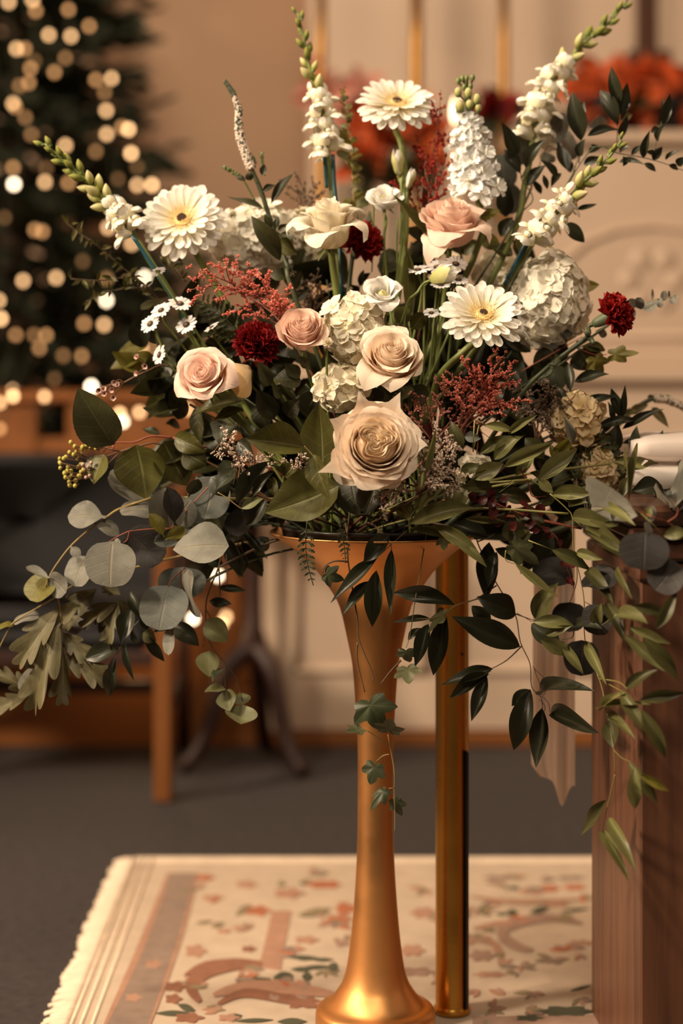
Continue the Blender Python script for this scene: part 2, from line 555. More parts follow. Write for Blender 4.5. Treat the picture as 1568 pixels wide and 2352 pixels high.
# ---- candlesticks on the gradine
YC = YA + 0.20
for px, w, lab in ((738, 21, 'tall brass candlestick above the central snapdragon, first from the christmas tree'), (957, 25, 'tall brass candlestick directly behind the topmost gerbera'),
              (1157, 20, 'tall slim brass candlestick between the stock and the arching snapdragon')):
    x = (px - 784) / F * YC
    r = w / 2 / F * YC
    dz = zG - zL
    t = TH('candlestick', lab, 'candlestick', (x, YC, zL), group='brass candlesticks on the altar')
    MB().lathe([(0, 0), (.055, 0), (.06, .008), (.055, .018), (.03, .03), (.018, .05), (r * 1.3, .07), (r, .08), (r * 1.05, .2 + dz), (r, .32 + dz), (0, .32 + dz)], 24).obj('base', M_candlestick, t, world=False)
    MB().lathe([(0, .32 + dz), (r * 1.5, .325 + dz), (r * 1.7, .335 + dz), (r * 1.5, .345 + dz), (r, .35 + dz), (r * .95, .52 + dz), (0, .52 + dz)], 24).obj('shaft', M_candlestick, t, world=False)
    MB().lathe([(0, .52 + dz), (r, .52 + dz), (r * 3.2, .545 + dz), (r * 3.6, .56 + dz), (r * 3.4, .562 + dz), (r * 1.2, .55 + dz), (0, .55 + dz)], 24).obj('drip_pan', M_candlestick, t, world=False)
    MB().lathe([(0, .55 + dz), (.011, .55 + dz), (.011, .85 + dz), (.004, .856 + dz), (0, .856 + dz)], 16).obj('candle', M_wax, t, world=False)

t = TH('altar_candle', 'lit white candle with a bright flame glowing behind the white stock', 'candle', ((1046 - 784) / F * 4.05, 4.05, zL))
hc = CH - (290 - HY) / F * 4.05 - zL
MB().lathe([(0, 0), (.03, 0), (.03, .006), (.012, .012), (.012, hc), (.006, hc + .003), (0, hc + .002)], 16).obj('wax', M_wax, t, world=False)
MB().tube([(0, 0, hc), (0, 0, hc + .012)], .0012, 5, 1).obj('wick', M_black, t, world=False)
MB().lathe([(0, hc + .006), (.004, hc + .014), (.0062, hc + .024), (.0045, hc + .042), (.0015, hc + .058), (0, hc + .062)], 12).obj('flame', glow('candle_flame', (1, .75, .42), 9), t, world=False)

# ---- dark wooden cross base on the altar
x = (1485 - 784) / F * 4.3
t = TH('wooden_cross', 'dark brown wooden upright of a cross above the orange flowers', 'cross', (x, 4.3, zG))
MB().box((x - .022, 4.28, CH - (122 - HY) / F * 4.3), (x + .022, 4.32, 2.5), .003).obj('upright', M_crosswood, t, smooth=False)
MB().box((x - .25, 4.28, 2.18), (x + .25, 4.32, 2.225), .003).obj('crossbar', M_crosswood, t, smooth=False)
MB().box((x - .05, 4.25, zG), (x + .05, 4.35, CH - (122 - HY) / F * 4.3), .004).obj('foot_block', M_crosswood, t, smooth=False)

# ---- christmas tree
t = TH('christmas_tree', 'dark evergreen christmas tree covered in warm fairy lights', 'tree', (-.78, 4.47, 0))
tx, ty = -.78, 4.47
MB().tube([(tx, ty, 0), (tx, ty, 2.6)], lambda u: .05 * (1 - u) + .008, 8, 1).obj('trunk', M_bark, t)
mb = MB()
rr = random.Random(3)
for k in range(420):
    z = .42 + 2.1 * (k / 420) ** 1.05
    rad = .62 * (1 - (z - .3) / 2.6) * rr.uniform(.75, 1.12)
    a = k * 2.39996 + rr.uniform(-.2, .2)
    drop = rr.uniform(-.06, .10) * 1.0
    d = Vector((math.cos(a), math.sin(a), 0))
    p0 = Vector((tx, ty, z)); p1 = p0 + Vector((d.x * rad, d.y * rad * .52, -drop))
    side = Vector((-d.y, d.x, 0))
    n = 9
    for j in range(2, n):                              # needle sprays along the branch
        q = p0.lerp(p1, j / n)
        l = .09 * rr.uniform(.7, 1.2)
        for sg in (-1, 1):
            e = q + (d * .6 + side * sg * .8 + Vector((0, 0, rr.uniform(-.5, .35)))) * l
            w = Vector((0, 0, .011)) + d * .012
            b = len(mb.v)
            mb.v += [q - w, q + w, e + w * .6, e - w * .6]; mb.uv += [(0, 0)] * 4
            mb.f.append((b, b + 1, b + 2, b + 3))
mb.obj('needle_foliage', M_needle, t, smooth=False, kind='stuff')

lights = [(20, 5, 1), (75, 0, .8), (157, 22, .5), (82, 25, .6), (112, 80, .8), (163, 83, .8), (205, 60, .7), (57, 112, .7), (38, 112, 1), (70, 157, .6), (150, 133, .25),
          (125, 166, .5), (45, 197, .3), (66, 190, .5), (220, 183, .5), (256, 180, 1), (240, 212, .35), (30, 238, 1), (35, 245, .6), (58, 270, .35), (244, 254, .9), (72, 309, .3),
          (280, 292, .5), (295, 297, 1.5), (245, 308, .9), (150, 334, .8), (220, 348, .35), (301, 352, 1.4), (30, 385, .6), (32, 423, 2.5), (103, 418, .9), (157, 420, .5), (271, 411, .2),
          (315, 425, .8), (349, 425, 1.3), (315, 383, .2), (265, 470, 3), (106, 386, .15), (80, 528, .5), (97, 532, .5), (248, 523, .8), (302, 560, 1.0), (53, 645, .8), (129, 638, .8), (331, 637, 1.8),
          (245, 640, .3), (244, 690, 2.2), (-3, 690, .8), (2, 732, 1.3), (193, 743, .5), (239, 746, 1.0), (36, 770, .7), (78, 770, .4), (106, 770, .7), (90, 800, .7), (145, 817, .25), (187, 818, .7),
          (210, 888, 3), (30, 897, .9), (30, 910, 1.5), (102, 911, .8), (0, 925, .9), (320, 947, 1.2), (282, 968, 2.0), (275, 950, 1.6), (324, 800, 1.0), (500, 1322, 2), (443, 1421, 2.2), (519, 1417, 1.0), (510, 1432, 1.2),
          (80, 140, .12), (10, 500, .15), (190, 600, .15), (125, 870, .2), (0, 985, .6), (350, 800, .6), (430, 940, 1.0), (345, 850, 1.2)]
t2 = TH('fairy_lights', 'string of warm white fairy lights wound over the christmas tree', 'lights', (tx, ty - .3, 1.0))
bulb = MB().ball((0, 0, 0), .0062, 6, 10, (1, 1, 1.15)).mesh('bulb')
steps = {}
wire = []
for (px, py, br) in lights:
    Y = 4.2 if py < 900 else 3.9
    if py > 925: Y = 3.88
    p = Vector(((px - 784) / F * Y, Y, CH - (py - HY) / F * Y))
    q = round(br * 2) / 2 if br >= .5 else (.3 if br > .2 else .15)
    if q not in steps:
        cc = (1, .48, .18) if q < 1 else ((1, .56, .25) if q < 1.6 else (1, .78, .52))
        steps[q] = glow('fairy_bulb', cc, 5.2 * q)
    child('bulb', bulb, t2, Matrix.Translation(p), steps[q])
    wire.append(p + Vector((0, .012, .006)))
wire.sort(key=lambda p: (round(p.z * 4), p.x if round(p.z * 4) % 2 else -p.x))
MB().tube(wire, .0016, 4, 2).obj('light_wire', M_needle, t2)

# ---- armchair with navy upholstery
def cy(y, Y): return CH - (y - HY) / F * Y
def cx(x, Y): return (x - 784) / F * Y
YF = 3.46
xR = cx(375, YF)
t = TH('armchair', 'orange oak armchair with dark navy upholstered seat and back', 'chair', (xR - .3, YF + .25, 0))
lw = .0165
for x in (xR, xR - .62):
    MB().box((x - lw, YF - lw, 0), (x + lw, YF + lw, .53), .004).obj('front_leg', M_chairwood, t, smooth=False)
    MB().tube([(x, YF + .45, 0), (x, YF + .42, .42), (x, YF + .46, .95 * .62)], .016, 8).obj('back_leg', M_mahog, t)
    MB().box((x - .025, YF - .03, .53), (x + .025, YF + .45, .555), .008).obj('armrest', M_chairwood, t, smooth=False)
    MB().box((x - .01, YF, .15), (x + .01, YF + .42, .175), .003).obj('side_stretcher', M_mahog, t, smooth=False)
MB().box((xR - .62, YF + .34, .135), (xR, YF + .36, .165), .003).obj('rear_stretcher', M_mahog, t, smooth=False)
MB().box((xR - .64, YF - .01, cy(1500, YF)), (xR - .018, YF + .42, cy(1395, YF)), .025).obj('seat', M_navy, t)
MB().box((xR - .62, YF - .005, cy(1515, YF) - .012), (xR - .017, YF + .01, cy(1500, YF) + .004), .003).obj('seat_rail', M_mahog, t, smooth=False)
MB().box((xR - .66, YF + .42, cy(1420, YF)), (xR - .012, YF + .47, cy(1042, YF + .42)), .02).obj('backrest', M_navy, t)

# ---- mahogany tripod table
YT = 3.74
X0 = cx(582, YT)
t = TH('tripod_table', 'dark mahogany pedestal table with curved tripod feet', 'table', (X0, YT, 0))
ztt = cy(1165, YT)
MB().lathe([(0, .22), (.02, .22), (.027, .25), (.016, .29), (.0145, .36), (.018, .42), (.0145, .45), (.0145, ztt - .03), (.03, ztt), (0, ztt)], 20, (X0, YT, 0)).obj('column', M_mahog, t)
MB().lathe([(0, ztt), (.13, ztt), (.138, ztt + .008), (.13, ztt + .018), (0, ztt + .018)], 32, (X0, YT, 0)).obj('tabletop', M_mahog, t)
for (fx, fy) in (((700 - 582) / F * YT, -.10), (-(582 - 420) / F * YT, -.06), (.02, .16)):
    pts = [(X0, YT, .245), (X0 + fx * .35, YT + fy * .35, .20), (X0 + fx * .62, YT + fy * .62, .085), (X0 + fx * .85, YT + fy * .85, .028), (X0 + fx, YT + fy, .014)]
    MB().tube(pts, lambda u: .022 - .010 * u if u < .9 else .015, 8, 4).obj('leg', M_mahog, t)

# ---- dark oak communion table on the right with white cloth (turned a few degrees)
Y1, Y2 = 2.06, 2.335
NC = Vector((cx(1471, Y1), Y1, 0))                   # near left corner
FC = Vector((cx(1358, Y2), Y2, 0))                   # far left corner
TV = (FC - NC); TDEP = TV.length; TV.normalize()
TU = Vector((TV.y, -TV.x, 0))
TM = Matrix((TU, TV, Vector((0, 0, 1)))).transposed().to_4x4(); TM.translation = NC
zc = .665
t = TH('communion_table', 'dark oak communion table with moulded top beside the gold trumpet vase', 'table', TM @ Vector((.4, TDEP / 2, 0)))
MB().box((0, 0, .009), (.9, TDEP, zc - .075), .002, TM).obj('cabinet_body', M_wooddark, t, smooth=False)
for k, (o, z0, z1) in enumerate(((.006, zc - .085, zc - .065), (.010, zc - .062, zc - .040), (.016, zc - .038, zc - .022))):
    MB().box((-o, -o, z0), (.9, TDEP + o, z1), .004, TM).obj('cornice_moulding', M_woodh, t, smooth=False)
MB().box((-.022, -.022, zc - .022), (.9, TDEP + .022, zc), .006, TM).obj('table_top', M_woodh, t, smooth=False)

t = TH('altar_cloth', 'white linen cloth folded on the table with one end hanging down', 'cloth', TM @ Vector((.1, TDEP * .7, zc)))
mb = MB()
for k in range(2):                                   # two soft thick folds with rounded edges
    def fold(u, v, k=k):
        a = 2 * PI * v
        ca, sa = math.cos(a), math.sin(a)
        e = min(1, .55 + u * 12) if u < .04 else 1
        y_ = TDEP * .72 + (TDEP * .25 - .008 * k) * math.copysign(abs(ca) ** .5, ca)
        z_ = zc + .019 + .034 * k + (.0165 + .0015 * math.sin(9 * u + 3 * ca)) * e * math.copysign(abs(sa) ** .55, sa)
        return (.02 + .008 * k + .6 * u, y_, z_)
    mb.grid(fold, 40, 28, TM, closed=True)
    n0 = len(mb.v) - 41 * 28
    mb.f.append(tuple(n0 + q_ for q_ in range(28))[::-1])
mb.obj('folded_cloth', M_linen, t)
def cloth(u, v):
    e = max(0, (u - .86) / .14)
    yy = 1190 + (1755 - 1190) * min(1, u / .86) + e * (28 + 55 * math.exp(-((v - .68) / .16) ** 2) + 20 * v)
    xx = 1228 + 92 * v - 10 * u * (1 - v) + e * 22 * (1 - v) ** 2
    dd = .10 + .012 * math.sin(v * 14 + u * 1.2) + .007 * math.sin(v * 25)
    return P(xx, yy, dd)
mb = MB().grid(cloth, 28, 26)
mb.obj('hanging_end', M_linen, t)
mb = MB().grid(lambda u, v: P(1228 + 92 * v, 1190, .10 + .012 * math.sin(v * 14) + .007 * math.sin(v * 25)).lerp(TM @ Vector((.04, TDEP * (.95 - .45 * v), zc + .04)), u), 6, 12)
mb.obj('cloth_fold', M_linen, t)

# ---- oriental rug
rx0, rx1, ry0, ry1 = -.335, 1.0, 2.02, 3.045
t = TH('oriental_rug', 'cream oriental rug with floral pattern and fringed edge', 'rug', (.3, 2.5, 0))
MB().box((rx0, ry0, .0005), (rx1, ry1, .009), .002).obj('pile', M_rug, t, smooth=False)
mb = MB()
rr = random.Random(5)
y = ry0
while y < ry1 - .004:
    l = .032 * rr.uniform(.75, 1.15)
    w = .0030
    dy = rr.uniform(-.004, .004)
    mb.tube([(rx0, y, .007), (rx0 - l * .5, y + dy * .4, .0075), (rx0 - l, y + dy, .0025)], w, 5, 2)
    y += .0052
mb.obj('fringe', M_fringe, t, kind='stuff')
mb = MB()
for xo in (.004, .016, .03):
    mb.tube([(rx0 + xo, ry0 + .01, .0085), (rx0 + xo, ry1 - .01, .0085)], .0028, 6, 1)
mb.obj('selvedge_braid', M_fringe, t)
MB().box((rx0, ry1 - .03, .0088), (rx1, ry1, .0100), 0).obj('edge_band', M_fringe, t, smooth=False)

rugcol = {}
def rmat(key):
    if key not in rugcol:
        c = {'red': (.56, .19, .09), 'rose': (.55, .30, .20), 'brown': (.36, .155, .09), 'green': (.105, .105, .062), 'grey': (.36, .255, .20), 'olive': (.34, .26, .15), 'mauve': (.46, .29, .215)}[key]
        rugcol[key] = plain('rug_' + key, tuple(v * .66 for v in c), .95, 0, .12, 50)
    return rugcol[key]
ZR = [.0102]
def gz(x, y): return G(x, y, ZR[0])
def poly(name, pts, key):
    ZR[0] = .0100 + .0004 * R.random()
    mb = MB()
    c = Vector((0, 0, 0))
    vs = [gz(*p) for p in pts]
    for p in vs: c += p / len(vs)
    mb.v = [c] + vs; mb.uv = [(0, 0)] * len(mb.v)
    n = len(vs)
    mb.f = [(0, 1 + i, 1 + (i + 1) % n) for i in range(n)]
    # skirt, so the carved motif has thickness
    for i in range(n):
        a, b2 = vs[i], vs[(i + 1) % n]
        b = len(mb.v)
        mb.v += [a, b2, Vector((b2.x, b2.y, .006)), Vector((a.x, a.y, .006))]; mb.uv += [(0, 0)] * 4
        mb.f.append((b, b + 1, b + 2, b + 3))
    return mb.obj(name, rmat(key), t, smooth=False)
def blob(cx_, cy_, w, h, key, lobes=5, name='flower_motif', rot=0):
    pts = []
    for k in range(20):
        a = 2 * PI * k / 20
        r = 1 + .22 * math.cos(lobes * a + rot)
        pts.append((cx_ + w / 2 * r * math.cos(a), cy_ + h / 2 * r * math.sin(a)))
    poly(name, pts, key)
def leafm(x0, y0, x1, y1, w, key):
    pts = []
    dx, dy = x1 - x0, y1 - y0
    l = math.hypot(dx, dy); nx, ny = -dy / l, dx / l
    for k in range(7): s_ = k / 6; pts.append((x0 + dx * s_ + nx * w / 2 * math.sin(PI * s_), y0 + dy * s_ + ny * w / 2 * math.sin(PI * s_)))
    for k in range(5, 0, -1): s_ = k / 6; pts.append((x0 + dx * s_ - nx * w / 2 * math.sin(PI * s_), y0 + dy * s_ - ny * w / 2 * math.sin(PI * s_)))
    poly('leaf_motif', pts, key)
def scroll(pts, w, key):
    P2 = []
    for i in range(len(pts) - 1):
        p0, p1, p2, p3 = [Vector(pts[max(0, min(len(pts) - 1, i + k))]) for k in (-1, 0, 1, 2)]
        for k in range(5):
            s_ = k / 5
            P2.append(.5 * ((2 * p1) + (p2 - p0) * s_ + (2 * p0 - 5 * p1 + 4 * p2 - p3) * s_ * s_ + (3 * p1 - p0 - 3 * p2 + p3) * s_ ** 3))
    P2.append(Vector(pts[-1]))
    ZR[0] = .0100 + .0004 * R.random()
    mb = MB(); n = len(P2)
    for i, p in enumerate(P2):
        tt = (P2[min(i + 1, n - 1)] - P2[max(i - 1, 0)]).normalized()
        ww = w * (.25 + .75 * math.sin(PI * (i + .5) / n))
        q = Vector((-tt.y, tt.x)) * ww / 2
        mb.v += [gz(*(p + q)), gz(*(p - q))]; mb.uv += [(0, 0)] * 2
        if i: b = 2 * i; mb.f.append((b - 2, b - 1, b + 1, b))
    mb.obj('scroll_motif', rmat(key), t, smooth=False)
def z7(x, y): return (x / 1.96, 1500 + y / 1.96)
def z7b(x, y): return (600 + x / 1.62, 1750 + y / 1.62)
poly('border_band', [z7(770, 990), z7(888, 990), z7(790, 1320), z7(660, 1690), z7(470, 1690), z7(640, 1330)], 'grey')
poly('border_band', [z7(1225, 1160), z7(1310, 1160), z7(1262, 1425), z7(1165, 1412)], 'rose')
scroll([z7(760, 990), z7(630, 1330), z7(465, 1690)], 16, 'rose')
scroll([z7(890, 990), z7(795, 1320), z7(665, 1690)], 14, 'rose')
for a in ((920, 1010, 80, 26, 'red'), (1160, 1158, 110, 40, 'red'), (1110, 1040, 90, 30, 'rose'), (1300, 1080, 130, 44, 'rose'), (1475, 1040, 110, 34, 'red'), (1545, 1150, 60, 60, 'red'), (1530, 1195, 110, 44, 'rose'),
          (880, 1340, 90, 50, 'rose'), (790, 1500, 90, 44, 'brown'), (780, 1555, 70, 40, 'brown'), (1010, 1250, 60, 20, 'rose'), (1330, 1330, 80, 26, 'rose'), (850, 1640, 120, 40, 'brown'), (1030, 1640, 90, 30, 'rose'), (1120, 1330, 60, 24, 'brown'), (690, 1400, 70, 34, 'rose'), (600, 1550, 70, 34, 'rose'), (960, 1100, 90, 26, 'rose'), (1380, 1290, 100, 30, 'rose')):
    x_, y_ = z7(a[0], a[1]); blob(x_, y_, a[2] / 1.96, a[3] / 1.96, a[4], 5 + (a[0] % 2))
for a in ((1070, 470, 70, 24, 'red'), (1165, 465, 80, 20, 'red'), (320, 545, 80, 26, 'red'), (280, 590, 90, 30, 'red'), (230, 455, 120, 24, 'red'), (1000, 480, 80, 22, 'rose'), (600, 560, 80, 36, 'rose'), (560, 700, 90, 40, 'rose'), (570, 780, 140, 30, 'mauve'), (820, 720, 90, 40, 'mauve'), (850, 790, 110, 20, 'rose'), (60, 860, 110, 30, 'brown'), (150, 890, 130, 50, 'brown'), (1100, 530, 90, 16, 'rose'), (880, 430, 100, 14, 'grey'), (1150, 430, 100, 14, 'grey')):
    x_, y_ = z7b(a[0], a[1]); blob(x_, y_, a[2] / 1.62, a[3] / 1.62, a[4], 6)
for a in ((150, 575, 260, 545, 22), (120, 725, 180, 735, 14), (190, 735, 270, 735, 14), (110, 770, 190, 770, 18), (45, 800, 120, 795, 36), (150, 795, 190, 800, 36), (250, 760, 285, 765, 30), (60, 965, 170, 965, 26), (920, 465, 960, 470, 14), (810, 545, 850, 570, 22), (910, 560, 955, 560, 26), (1000, 560, 1070, 540, 24), (1120, 555, 1220, 545, 12), (870, 565, 920, 565, 12), (60, 450, 90, 455, 16), (140, 450, 185, 450, 18), (1150, 850, 1225, 830, 10)):
    p0, p1 = z7b(a[0], a[1]), z7b(a[2], a[3]); leafm(*p0, *p1, a[4] / 1.62, 'green')
for a in ((1070, 1475, 1220, 1465, 22), (1230, 1470, 1310, 1440, 40), (1290, 1365, 1450, 1375, 20), (1350, 1415, 1500, 1410, 20), (1480, 1400, 1520, 1425, 46), (700, 1620, 860, 1620, 24), (800, 1580, 880, 1610, 30), (1000, 1645, 1090, 1630, 30), (1060, 1655, 1230, 1650, 18), (1130, 1130, 1060, 1180, 30), (950, 1230, 1010, 1215, 24), (1250, 1040, 1280, 1030, 24), (1360, 1030, 1400, 1025, 26), (1340, 1180, 1490, 1150, 34), (880, 1215, 960, 1205, 16)):
    p0, p1 = z7(a[0], a[1]), z7(a[2], a[3]); leafm(*p0, *p1, a[4] / 1.96, 'green' if a[1] > 1300 else 'olive')
scroll([z7(900, 1570), z7(860, 1500), z7(930, 1430), z7(1060, 1400), z7(1180, 1400)], 34, 'brown')
scroll([z7(960, 1540), z7(1060, 1510), z7(1220, 1500), z7(1400, 1520), z7(1520, 1540)], 30, 'rose')
scroll([z7(830, 1450), z7(930, 1400), z7(1100, 1380)], 14, 'brown')
scroll([z7(980, 1580), z7(1100, 1530), z7(1300, 1560), z7(1430, 1590)], 22, 'brown')
scroll([z7b(1190, 600), z7b(1060, 580), z7b(920, 610), z7b(900, 650), z7b(960, 690), z7b(1010, 700)], 26, 'mauve')
scroll([z7b(790, 620), z7b(880, 600), z7b(1000, 590)], 12, 'rose')
scroll([z7b(780, 500), z7b(950, 520), z7b(1200, 510)], 10, 'rose')
scroll([z7b(780, 660), z7b(870, 680), z7b(900, 760)], 14, 'rose')
rr = random.Random(21)
for k in range(75):                                  # scattered small petals and leaves between the larger motifs
    y_ = 2000 + 345 * rr.random() ** .8
    x_ = rr.uniform(430, 1350)
    if 800 < x_ < 920: continue
    n_ = rr.randint(2, 4)
    a0 = rr.uniform(0, 6.28)
    for m_ in range(n_):
        a_ = a0 + m_ * rr.uniform(.5, .9)
        l_ = rr.uniform(22, 52)
        leafm(x_, y_, x_ + l_ * math.cos(a_), y_ + l_ * .38 * math.sin(a_), rr.uniform(7, 13), rr.choice(('rose', 'rose', 'mauve', 'olive', 'olive', 'grey', 'red' if rr.random() < .4 else 'rose')))
poly('border_band', [(1085, 2335), (1400, 2330), (1400, 2420), (1085, 2420)], 'mauve')
blob(1300, 2322, 120, 22, 'green', 6)
blob(1215, 2338, 60, 14, 'green', 5)

# ---- gold trumpet vase
VX = (862 - 784) / F * D0
def pw(hw): return hw / F * D0
def pz(y): return CH - (y - HY) / F * D0
prof = [(0, .010), (pw(128), .010), (pw(136), .014), (pw(138), .022), (pw(138), pz(2330)), (pw(135), pz(2318)), (pw(128), pz(2311)), (pw(112), pz(2303)), (pw(99), pz(2290)), (pw(86), pz(2272)), (pw(76), pz(2254)), (pw(66), pz(2219)), (pw(56), pz(2147)),
        (pw(48.5), pz(2060)), (pw(43.5), pz(1978)), (pw(41), pz(1899)), (pw(40.5), pz(1800)), (pw(41), pz(1708)), (pw(45.5), pz(1628)), (pw(52.5), pz(1533)), (pw(64.5), pz(1469)), (pw(83), pz(1392)), (pw(107), pz(1349)),
        (pw(135), pz(1310)), (pw(165), pz(1280)), (pw(195), pz(1255)), (pw(222), pz(1237)), (pw(240), pz(1225)), (pw(243), pz(1222)), (pw(241), pz(1219)), (pw(222), pz(1230)), (pw(190), pz(1250)), (pw(150), pz(1285)), (pw(80), pz(1380)), (pw(40), pz(1500)), (0, pz(1520))]
q = []
for i in range(len(prof) - 1):
    for k in range(3):
        s_ = k / 3
        p0, p1, p2, p3 = [Vector(prof[max(0, min(len(prof) - 1, i + j))]) for j in (-1, 0, 1, 2)]
        c = .5 * ((2 * p1) + (p2 - p0) * s_ + (2 * p0 - 5 * p1 + 4 * p2 - p3) * s_ * s_ + (3 * p1 - p0 - 3 * p2 + p3) * s_ ** 3) if i > 3 else p1.lerp(p2, s_)
        q.append((max(c.x, 0), c.y))
q.append(prof[-1])
t = TH('trumpet_vase', 'tall aged gold trumpet shaped vase holding the flower arrangement', 'vase', (VX, D0, .01))
MB().lathe(q, 64, (VX, D0, 0)).obj('vase_body', M_goldvase, t)
MB().lathe([(0, pz(1260)), (pw(175), pz(1252)), (pw(212), pz(1236)), (pw(216), pz(1212)), (pw(222), pz(1206)), (pw(214), pz(1204)), (pw(206), pz(1212)), (pw(190), pz(1235)), (0, pz(1240))], 48, (VX, D0, 0)).obj('black_liner', M_black, t)

# ---- brass pole behind the vase
YB = 2.335
X = cx(1038, YB); r = .0208
t = TH('brass_pole', 'polished brass upright pole standing on the rug behind the vase', 'pole', (X, YB, .01))
MB().lathe([(0, .0095), (r * 1.12, .0095), (r * 1.12, .016), (r * 1.04, .018), (r, .02), (r, .60), (r * 1.1, .602), (r * 1.1, .612), (0, .62)], 40, (X, YB, 0)).obj('tube', M_brass, t)
MB().ball((X + r * .55, YB - r * .84, cy(1498, YB)), .0022, 5, 8).obj('screw', M_black, t)
MB().box((X + .0155, YB - .019, .018), (X + .0195, YB - .0045, cy(1720, YB)), .001).obj('dark_strip', M_black, t, smooth=False)  # black strip up the right front of the tube
# ---------------------------------------------------------------- flower materials
W = (0.86, 0.79, 0.66)
M_white = petal_mat('white_petal', (0.94, 0.92, 0.86), (0.88, 0.78, 0.56), 0.35)
M_ivory = petal_mat('ivory_petal', (0.95, 0.89, 0.75), (0.95, 0.80, 0.52), 0.5)
M_cream = petal_mat('cream_rose_petal', (0.95, 0.82, 0.68), (0.95, 0.66, 0.42), 0.55)
M_garden = petal_mat('buttercream_petal', (0.95, 0.80, 0.60), (0.95, 0.63, 0.40), 0.5)
M_peach = petal_mat('peach_petal', (0.94, 0.73, 0.62), (0.92, 0.57, 0.42), 0.55)
M_peach2 = petal_mat('blush_petal', (0.93, 0.72, 0.62), (0.90, 0.54, 0.42), 0.55)
M_amber = petal_mat('amber_petal', (0.93, 0.66, 0.38), (0.90, 0.58, 0.24), 0.5)
M_ger = petal_mat('gerbera_petal', (0.95, 0.93, 0.86), (0.90, 0.78, 0.50), 0.30, vein=0.1)
M_gertrans = petal_mat('gerbera_inner', (0.95, 0.86, 0.58), (0.92, 0.72, 0.36), 0.5)
M_gerdisc = plain('gerbera_disc', (0.80, 0.60, 0.26), 0.8, 0, 0.3, 60, 0.5)
M_gercore = plain('dark_core', (0.07, 0.032, 0.015), 0.8, 0, 0.4, 60, 0.5)
M_daisy = petal_mat('daisy_petal', (0.93, 0.93, 0.94), (0.88, 0.85, 0.80), 0.3)
M_daisyc = plain('dark_daisy_eye', (0.025, 0.012, 0.016), 0.7, 0, 0.4, 80, 0.4)
M_daisyr = plain('daisy_eye_centre', (0.20, 0.11, 0.05), 0.8, 0, 0.3, 80)
M_hyd = petal_mat('hydrangea_petal', (0.95, 0.91, 0.79), (0.95, 0.89, 0.68), 0.25, 0.2)
M_hyd2 = petal_mat('hydrangea_yellowed', (0.88, 0.72, 0.46), (0.76, 0.56, 0.24), 0.4, 0.2)
M_hydw = petal_mat('hydrangea_warm', (0.95, 0.89, 0.72), (0.94, 0.84, 0.56), 0.3, 0.2)
M_stock = petal_mat('stock_petal', (0.95, 0.95, 0.93), (0.93, 0.91, 0.80), 0.3, 0.22)
M_snap = petal_mat('snapdragon_petal', (0.95, 0.92, 0.84), (0.90, 0.83, 0.55), 0.35, 0.25)
M_snapbud = petal_mat('snapdragon_bud', (0.80, 0.73, 0.42), (0.40, 0.42, 0.10), 0.55, 0.25)
M_snapgreen = petal_mat('snapdragon_green_bud', (0.33, 0.33, 0.075), (0.16, 0.20, 0.04), 0.5, 0.2)
M_carn = petal_mat('carnation_petal', (0.36, 0.014, 0.012), (0.10, 0.003, 0.004), 0.55, 0.2, 0.6, 0.15)
M_carn2 = petal_mat('burgundy_carnation_petal', (0.25, 0.008, 0.010), (0.07, 0.002, 0.004), 0.55, 0.2, 0.6, 0.15)
M_lis = petal_mat('lisianthus_petal', (0.96, 0.94, 0.90), (0.90, 0.87, 0.66), 0.3, 0.28)
M_lisbud = petal_mat('lisianthus_bud', (0.74, 0.70, 0.34), (0.40, 0.42, 0.12), 0.5, 0.3)
M_stem = plain('green_stem', (0.14, 0.17, 0.04), 0.5, 0, 0.25, 12)
M_stemd = plain('dark_green_stem', (0.045, 0.055, 0.022), 0.5, 0, 0.25, 12)
M_wire = plain('teal_stem_wire', (0.012, 0.065, 0.085), 0.35, 0, 0.2, 12)
M_calyx = plain('green_calyx', (0.12, 0.15, 0.045), 0.5, 0, 0.25, 20)
M_calyxd = plain('grey_green_calyx', (0.075, 0.095, 0.05), 0.5, 0, 0.25, 20)
M_redfl = petal_mat('red_statice', (0.95, 0.40, 0.31), (0.76, 0.17, 0.13), 0.3, 0.3)
M_pinkfl = petal_mat('dusty_pink_statice', (0.88, 0.46, 0.37), (0.66, 0.22, 0.18), 0.3, 0.3)
M_crimson = petal_mat('crimson_statice', (0.55, 0.075, 0.05), (0.32, 0.03, 0.025), 0.4, 0.2)
M_whitefl = petal_mat('white_statice', (0.95, 0.84, 0.74), (0.80, 0.62, 0.50), 0.4, 0.2)
M_greyfl = petal_mat('faded_statice', (0.42, 0.33, 0.26), (0.20, 0.14, 0.10), 0.4, 0.2)
M_waxfl = petal_mat('waxflower_petal', (0.72, 0.53, 0.46), (0.48, 0.22, 0.19), 0.4, 0.2)
M_waxbud = plain('waxflower_bud', (0.42, 0.36, 0.07), 0.5, 0, 0.3, 40)
M_redtwig = plain('statice_twig', (0.16, 0.05, 0.03), 0.6, 0, 0.3, 20)
M_twig = plain('brown_twig', (0.12, 0.055, 0.025), 0.6, 0, 0.3, 20)

MOUTH = P(862, 1215, 0)


def mouth(rr=R, s=0.07):
    return MOUTH + Vector((rr.uniform(-s, s), rr.uniform(-s * .6, s * .6), -0.01))


def stem_to_mouth(root, p0, d0, w, mat, name='stem', via=None, bend=0.10):
    """a stem that leaves a flower against its facing and runs down into the vase"""
    e = mouth()
    p0 = Vector(p0); d0 = Vector(d0).normalized()
    pts = [p0, p0 - d0 * bend * .5]
    if via: pts += [Vector(v) for v in via]
    else: pts.append((p0 - d0 * bend).lerp(e, .35))
    pts += [pts[-1].lerp(e, .6), e]
    return MB().tube(pts, w / 2, 8, 4).obj(name, mat, root)


